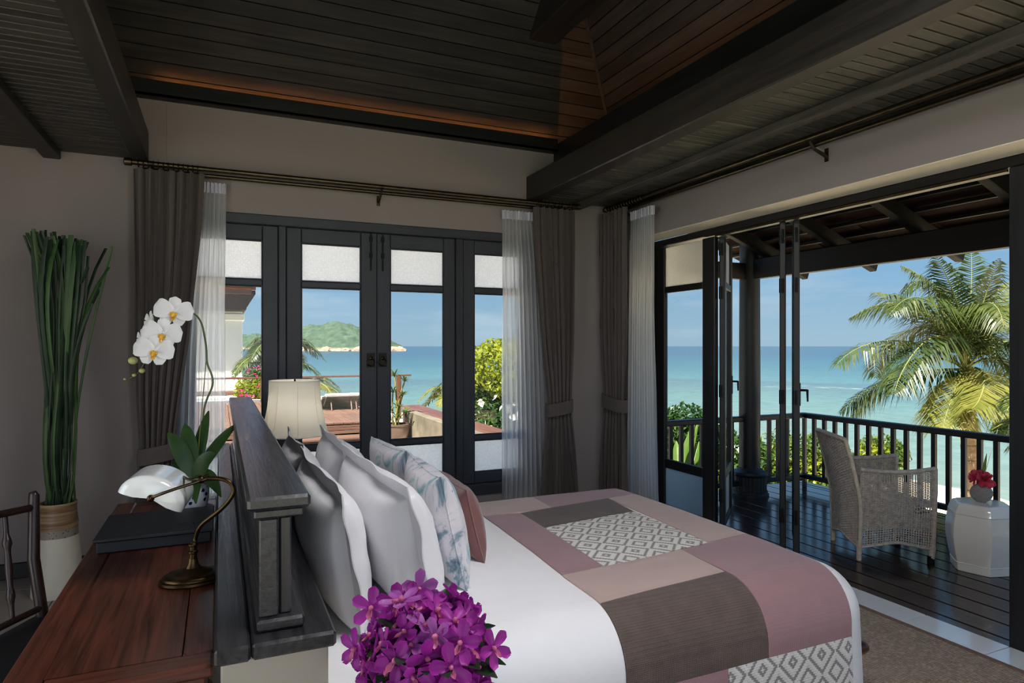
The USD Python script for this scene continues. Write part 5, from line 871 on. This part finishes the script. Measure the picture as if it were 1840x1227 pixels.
tl.part('bulb', blob(LMP+[0, 0, .52], (.03, .03, .038), 2), 'unseen_bulb_glow'); tl.part('finial', mv(lathe([(.001, .70), (.006, .702), (.006, .712), (.001, .72)], 10), *LMP), 'bronze'); tl.part('harp', J(tube([LMP+[0, -.05*math.sin(a), .46+.24*(1-math.cos(a))/2] for a in np.linspace(0, PI, 14)], .002, 5), tube([LMP+[0, .05*math.sin(a), .46+.24*(1-math.cos(a))/2] for a in np.linspace(0, PI, 14)], .002, 5)), 'bronze')

# ------------------------------------------------------------------ purple orchids on the near bedside table
leafmat('vanda_petal', C('#9c1f96'), C('#d050bd'), .3, .5, 14.0); leafmat('vanda_pale', C('#b055b2'), C('#d893cf'), .35, .5, 14.0); leafmat('bouquet_leaf', C('#15261a'), C('#3f5c2c'), .12, .3, 9.0); plain('vanda_lip', C('#c76a8f'), .5); plain('vanda_dark', C('#4a1550'), .5)
FB = np.array([.43, 1.42, 0])
bt = Thing('bedside_table', 'dark wooden bedside table beside the near pillows under the purple orchids', 'nightstand', (.48, 1.44, 0))
bt.part('top', box(.275, .70, 1.20, 1.69, .515, .545, .006), 'grey_wood_x'); bt.part('body', box(.285, .69, 1.21, 1.68, .08, .514, .005), 'black_wood_x'); bt.part('plinth', box(.29, .68, 1.22, 1.67, 0, .079, .004), 'black_wood_x')
va = Thing('flower_bowl', 'round dark bowl holding the purple orchids', 'vase', (FB[0], FB[1], .545)); va.part('bowl', mv(lathe([(.001, 0), (.05, 0), (.075, .03), (.085, .07), (.075, .11), (.06, .125), (.055, .12), (.06, .10), (.001, .09)], 32), FB[0], FB[1], .546), 'black_leather', smooth=40)
bo = Thing('orchid_bouquet', 'rounded bunch of vivid purple orchids with dark leaves', 'flowers', (FB[0], FB[1], .66))
vanda = [('petal', J(*[ang(petal(.033, .019, .25, 7, base=.12), a_) for a_ in (90, 18, 162, -50, -130)]), 'vanda_petal'), ('lip', J(mv(rot(petal(.018, .010, .5, 4), [0, 0, 1], -90), 0, 0, .002), blob((0, 0, .004), (.004, .004, .006), 1)), 'vanda_lip')]
R = rng(81); cB_ = np.array([FB[0], FB[1], .80]); nF = 0
for i in range(80):
    z_ = 1-2*(i+.5)/106; a_ = i*2.39996; d_ = np.array([math.sqrt(max(0, 1-z_*z_))*math.cos(a_), math.sqrt(max(0, 1-z_*z_))*math.sin(a_), z_])
    if d_[2] < -.45: continue
    c = cB_+d_*np.array([.135, .145, .125])*R.uniform(.72, 1.12)*(.86+.28*meshkit.noise(d_*2+3)); n_d = d_+R.normal(size=3)*.45+np.array([-.1, -.35, .1]); fp = uniq(bo.path, 'flower'); UsdGeom.Xform.Define(stage, fp); pale = R.random() < .16
    for nm, m, mt in flower_at(c, n_d, np.array([R.uniform(-.6, .6), R.uniform(-.3, .3), 1.0]), [(a, sc(b_, R.uniform(1.15, 1.6)), e) for a, b_, e in vanda]): bo.part(nm, m, ('vanda_pale' if pale and mt == 'vanda_petal' else mt), of=fp, smooth=True)
    bo.part('stalk', tube([c, cB_+(c-cB_)*.55+[0, 0, -.01], cB_+[0, 0, -.1]], .0016, 5), 'vanda_dark' if i % 3 else 'orchid_stem', of=fp)
for (px, py, dp), nrm in (((752, 1058, 1.56), (.1, -1, .2)), ((812, 1085, 1.56), (.4, -1, .3)), ((868, 1150, 1.52), (.9, -.6, .3)), ((640, 1165, 1.45), (-.9, -.4, .1)), ((850, 1110, 1.55), (.8, -.6, .4)), ((872, 1192, 1.5), (1, -.3, 0)), ((668, 1092, 1.5), (-.5, -.9, .4)), ((710, 1085, 1.5), (-.1, -1, .3)), ((790, 1105, 1.5), (.1, -1, .2))):
    c = at(px, py, dp); fp = uniq(bo.path, 'flower'); UsdGeom.Xform.Define(stage, fp)
    for nm, m, mt in flower_at(c, nrm, np.array([.1, 0, 1.]), [(a, sc(b_, 1.45), e) for a, b_, e in vanda]): bo.part(nm, m, 'vanda_pale' if py < 1060 and mt == 'vanda_petal' else mt, of=fp, smooth=True)
    bo.part('stalk', tube([c, (c+cB_)/2+[0, 0, -.015], cB_+[0, 0, -.08]], .0018, 5), 'orchid_stem', of=fp)
for i in range(46):
    a_ = R.uniform(0, 2*PI); e_ = R.uniform(-.35, .9); d_ = np.array([math.cos(a_)*math.cos(e_), math.sin(a_)*math.cos(e_), math.sin(e_)]); p0 = cB_+d_*[.08, .08, .06]; p1 = cB_+d_*np.array([.165, .17, .135])*R.uniform(.85, 1.1); bo.part('leaf', blade(p0, p1, .012, .026, .2, 7, .8), 'bouquet_leaf', smooth=True)
bo.part('stem_bunch', tube([cB_+[0, 0, .02], cB_+[0, 0, -.13]], [.06, .035], 12), 'bouquet_leaf')

# ------------------------------------------------------------------ wicker armchair on the veranda
plain('wicker', C('#c2b4a8'), .55, .3, .25, 40.); plain('wicker_pale', C('#d0bfa8'), .55, .3, .2, 40.)
WC = np.array([4.56, 3.37, ZD]); fwd = np.array([.863, -.504, 0]); lat = np.array([-.504, -.863, 0])
wc = Thing('wicker_armchair', 'grey-brown woven wicker armchair facing the sea on the veranda', 'armchair', WC)
def K(f, l, z): return WC+fwd*f+lat*l+np.array([0, 0, z])
def weave(name, S, nu, nv, amp=.004, rad=.0036, skip=None, m='wicker', seed=0):
    """A woven panel over the surface S(u, v): upright stakes in u, close weft rows in v passing alternately before and behind them."""
    L = []; Rw = rng(seed); e = 1e-3
    def nrm(u, v):
        a = np.array(S(min(u+e, 1), v))-np.array(S(max(u-e, 0), v)); b = np.array(S(u, min(v+e, 1)))-np.array(S(u, max(v-e, 0))); n = np.cross(a, b); return n/max(np.linalg.norm(n), 1e-9)
    us = np.linspace(0, 1, nu); N = [[nrm(u, v) for u in us] for v in np.linspace(0, 1, 9)]
    for i, u in enumerate(us): L.append(tube([S(u, v) for v in np.linspace(0, 1, 12)], rad*1.15, 5, False))
    for j in range(nv):
        v = (j+.5)/nv; row = [np.array(S(u, v))+N[int(round(v*8))][i]*amp*(1 if (i+j) % 2 else -1) for i, u in enumerate(us)]
        segs, cur = [], []
        for i, p in enumerate(row):
            if skip and skip(us[i], v): 
                if len(cur) > 1: segs.append(cur)
                cur = []
            else: cur.append(p)
        if len(cur) > 1: segs.append(cur)
        for sgm in segs: L.append(tube(sgm, rad, 4, False))
    wc.part(name, J(*L), m, smooth=True, kind='stuff')
WB, WT = .255, .285
def hz(l, f=0): return .10+.06*(1-(l)**2)*0
def backS(u, v):
    l = (u-.5)*2; z = .09+.055*(1-abs(l))+v*(.80-.05*l*l*.3-.055*(1-abs(l))); return K(-.24-.11*(max(0, (z-.38))/.5)**1.3-.03*(1-l*l), l*(WB+.03*min(1, z/.5)), z)
def sideS(sg):
    def f(u, v):
        zt = .665-.02*math.sin(u*PI)+.015*u; z = .095+.05*(1-abs(2*u-1))+v*(zt-.095-.05*(1-abs(2*u-1))); return K(-.245+u*.505, sg*(WB+.035*min(1, z/.5)+.012*math.sin(u*PI)), z)
    return f
holes = lambda u, v: (.86 < v < .95 and ((.28 < u < .33) or (.34 < u < .38) or (.52 < u < .60) or (.72 < u < .76)) and (int(u*97) % 2 == 0)) or (.42 < v < .54 and .74 < u < .90 and (int(u*80+v*60) % 3 == 0)) or (v < .21 and not (.42 < u < .5) and (int(v*62) % 2 == 0))
weave('back_weave', backS, 30, 84, seed=1); weave('side_weave', sideS(1), 30, 64, skip=holes, seed=2); weave('side_weave', sideS(-1), 30, 64, seed=3)
weave('seat_weave', lambda u, v: K(-.24+v*.49, (u-.5)*2*(WB+.01), .40+.012*math.sin(v*PI)), 26, 44, seed=4); weave('front_weave', lambda u, v: K(.255, (u-.5)*2*(WB+.02), .11+.045*(1-abs(2*u-1))+v*.24), 26, 26, seed=5)
for sg in (1, -1):
    wc.part('arm_roll', tube([sideS(sg)(u, 1.0) for u in np.linspace(0, 1, 16)], .015, 10), 'wicker', smooth=True); wc.part('front_edge', tube([sideS(sg)(1, v) for v in np.linspace(0, 1, 8)], .014, 10), 'wicker', smooth=True)
    wc.part('back_edge', tube([backS((sg+1)/2, v) for v in np.linspace(0, 1, 14)], .014, 10), 'wicker_pale', smooth=True)
    wc.part('leg', tube([K(.25, sg*.25, 0), K(.255, sg*.26, .12)], [.020, .024], 12), 'wicker' ); wc.part('foot_wrap', tube([K(.25, sg*.25, 0), K(.25, sg*.25, .05)], .024, 12), 'iron'); wc.part('leg', tube([K(-.24, sg*.245, 0), K(-.238, sg*.25, .14)], [.017, .021], 12), 'wicker_pale')
    wc.part('bottom_edge', tube([sideS(sg)(u, 0) for u in np.linspace(0, 1, 12)], .010, 8), 'wicker', smooth=True)
wc.part('top_roll', tube([backS(u, 1.0) for u in np.linspace(0, 1, 16)], .016, 10), 'wicker', smooth=True); wc.part('bottom_edge', tube([backS(u, 0) for u in np.linspace(0, 1, 12)], .010, 8), 'wicker', smooth=True)

# ------------------------------------------------------------------ ceramic stool, round vase and pink flower
plain('white_ceramic', C('#fbf5ea'), .14, .5, coat_weight=.3); plain('ribbed_grey', C('#9a948f'), .8, .2, .15, 60.)
SG = np.array([4.84, 2.80, ZD]); gs = Thing('garden_stool', 'white glazed hexagonal ceramic stool standing beside the door jamb', 'stool', SG)
def hexbody(prof, a0=.24):
    a = np.arange(48)/48*2*PI; k_ = np.cos(PI/6)/np.cos(((a-a0+PI/6) % (PI/3))-PI/6); k_ = k_*.93+.07
    V = np.array([[(r_*kk*math.cos(t), r_*kk*math.sin(t), z_) for kk, t in zip(k_, a)] for r_, z_ in prof]); g = grid(np.transpose(V, (1, 0, 2)), True); n = len(g[0]); nz = len(prof); i = np.arange(48); c = np.array([[0, 0, prof[0][1]], [0, 0, prof[-1][1]]])
    return np.vstack([g[0], c]), np.vstack([g[1], np.stack([i*nz, ((i+1) % 48)*nz, np.full(48, n)], 1)[:, ::-1], np.stack([i*nz+nz-1, ((i+1) % 48)*nz+nz-1, np.full(48, n+1)], 1)])
gs.part('body', mv(hexbody([(.185, 0), (.19, .004), (.192, .055), (.196, .058), (.192, .061), (.205, .11), (.219, .19), (.224, .25), (.219, .32), (.206, .39), (.209, .395), (.205, .40), (.195, .43), (.182, .452), (.172, .462), (.16, .466)]), *SG), 'white_ceramic', smooth=25)
gs.part('pierced_ring', J(*[mv(tube([(.212*math.cos(t)-0*k_, .212*math.sin(t), .345+.026*0) for t in ()] or [(0, .022*math.cos(k_), .022*math.sin(k_)) for k_ in np.linspace(0, 2*PI, 17)], .004, 6, False), SG[0]+.0, SG[1]-.215, SG[2]+.34)]), 'iron', label='small dark pierced hole ring')
VS = SG+[0.0, .0, .4665]; rv = Thing('round_vase', 'small round ribbed grey vase on the white ceramic stool', 'vase', VS)
pr = [(.001, 0), (.03, 0)]+[((.066*math.sin(t)+.0012*(i % 2)), .062-.064*math.cos(t)) for i, t in enumerate(np.linspace(.5, 2.75, 34))]+[(.02, .122), (.001, .115)]
rv.part('body', mv(lathe(pr, 32), *VS), 'ribbed_grey'); leafmat('pink_petal', C('#e23a5c'), C('#ff8f9f'), .4, .6, 20.); leafmat('spike_leaf', C('#5c7a3a'), C('#a9bb74'), .3, .4)
pf_ = Thing('pink_flower', 'crimson-pink ruffled flowers with two pointed leaves in the round grey vase', 'flowers', VS+[0, 0, .12]); R = rng(91); cF = VS+[0, 0, .155]
for i in range(44):
    z_ = R.uniform(-.35, 1); a_ = R.uniform(0, 2*PI); d_ = np.array([math.sqrt(1-z_*z_)*math.cos(a_), math.sqrt(1-z_*z_)*math.sin(a_), z_]); c = cF+d_*[.04, .04, .022]; m = petal(.05, .05, .3, 6, base=.3); g = flower_at(c, d_+R.normal(size=3)*.8, np.array([R.uniform(-1, 1), R.uniform(-1, 1), .5]), [('petal', m, 'pink_petal')])[0]; pf_.part('petal', g[1], 'pink_petal', smooth=True)
for tip in (at(1773, 815, 4.56), at(1782, 808, 4.5)): pf_.part('leaf', blade(VS+[0, 0, .09], tip, .0, .016, .3, 10, .6), 'spike_leaf', smooth=True)
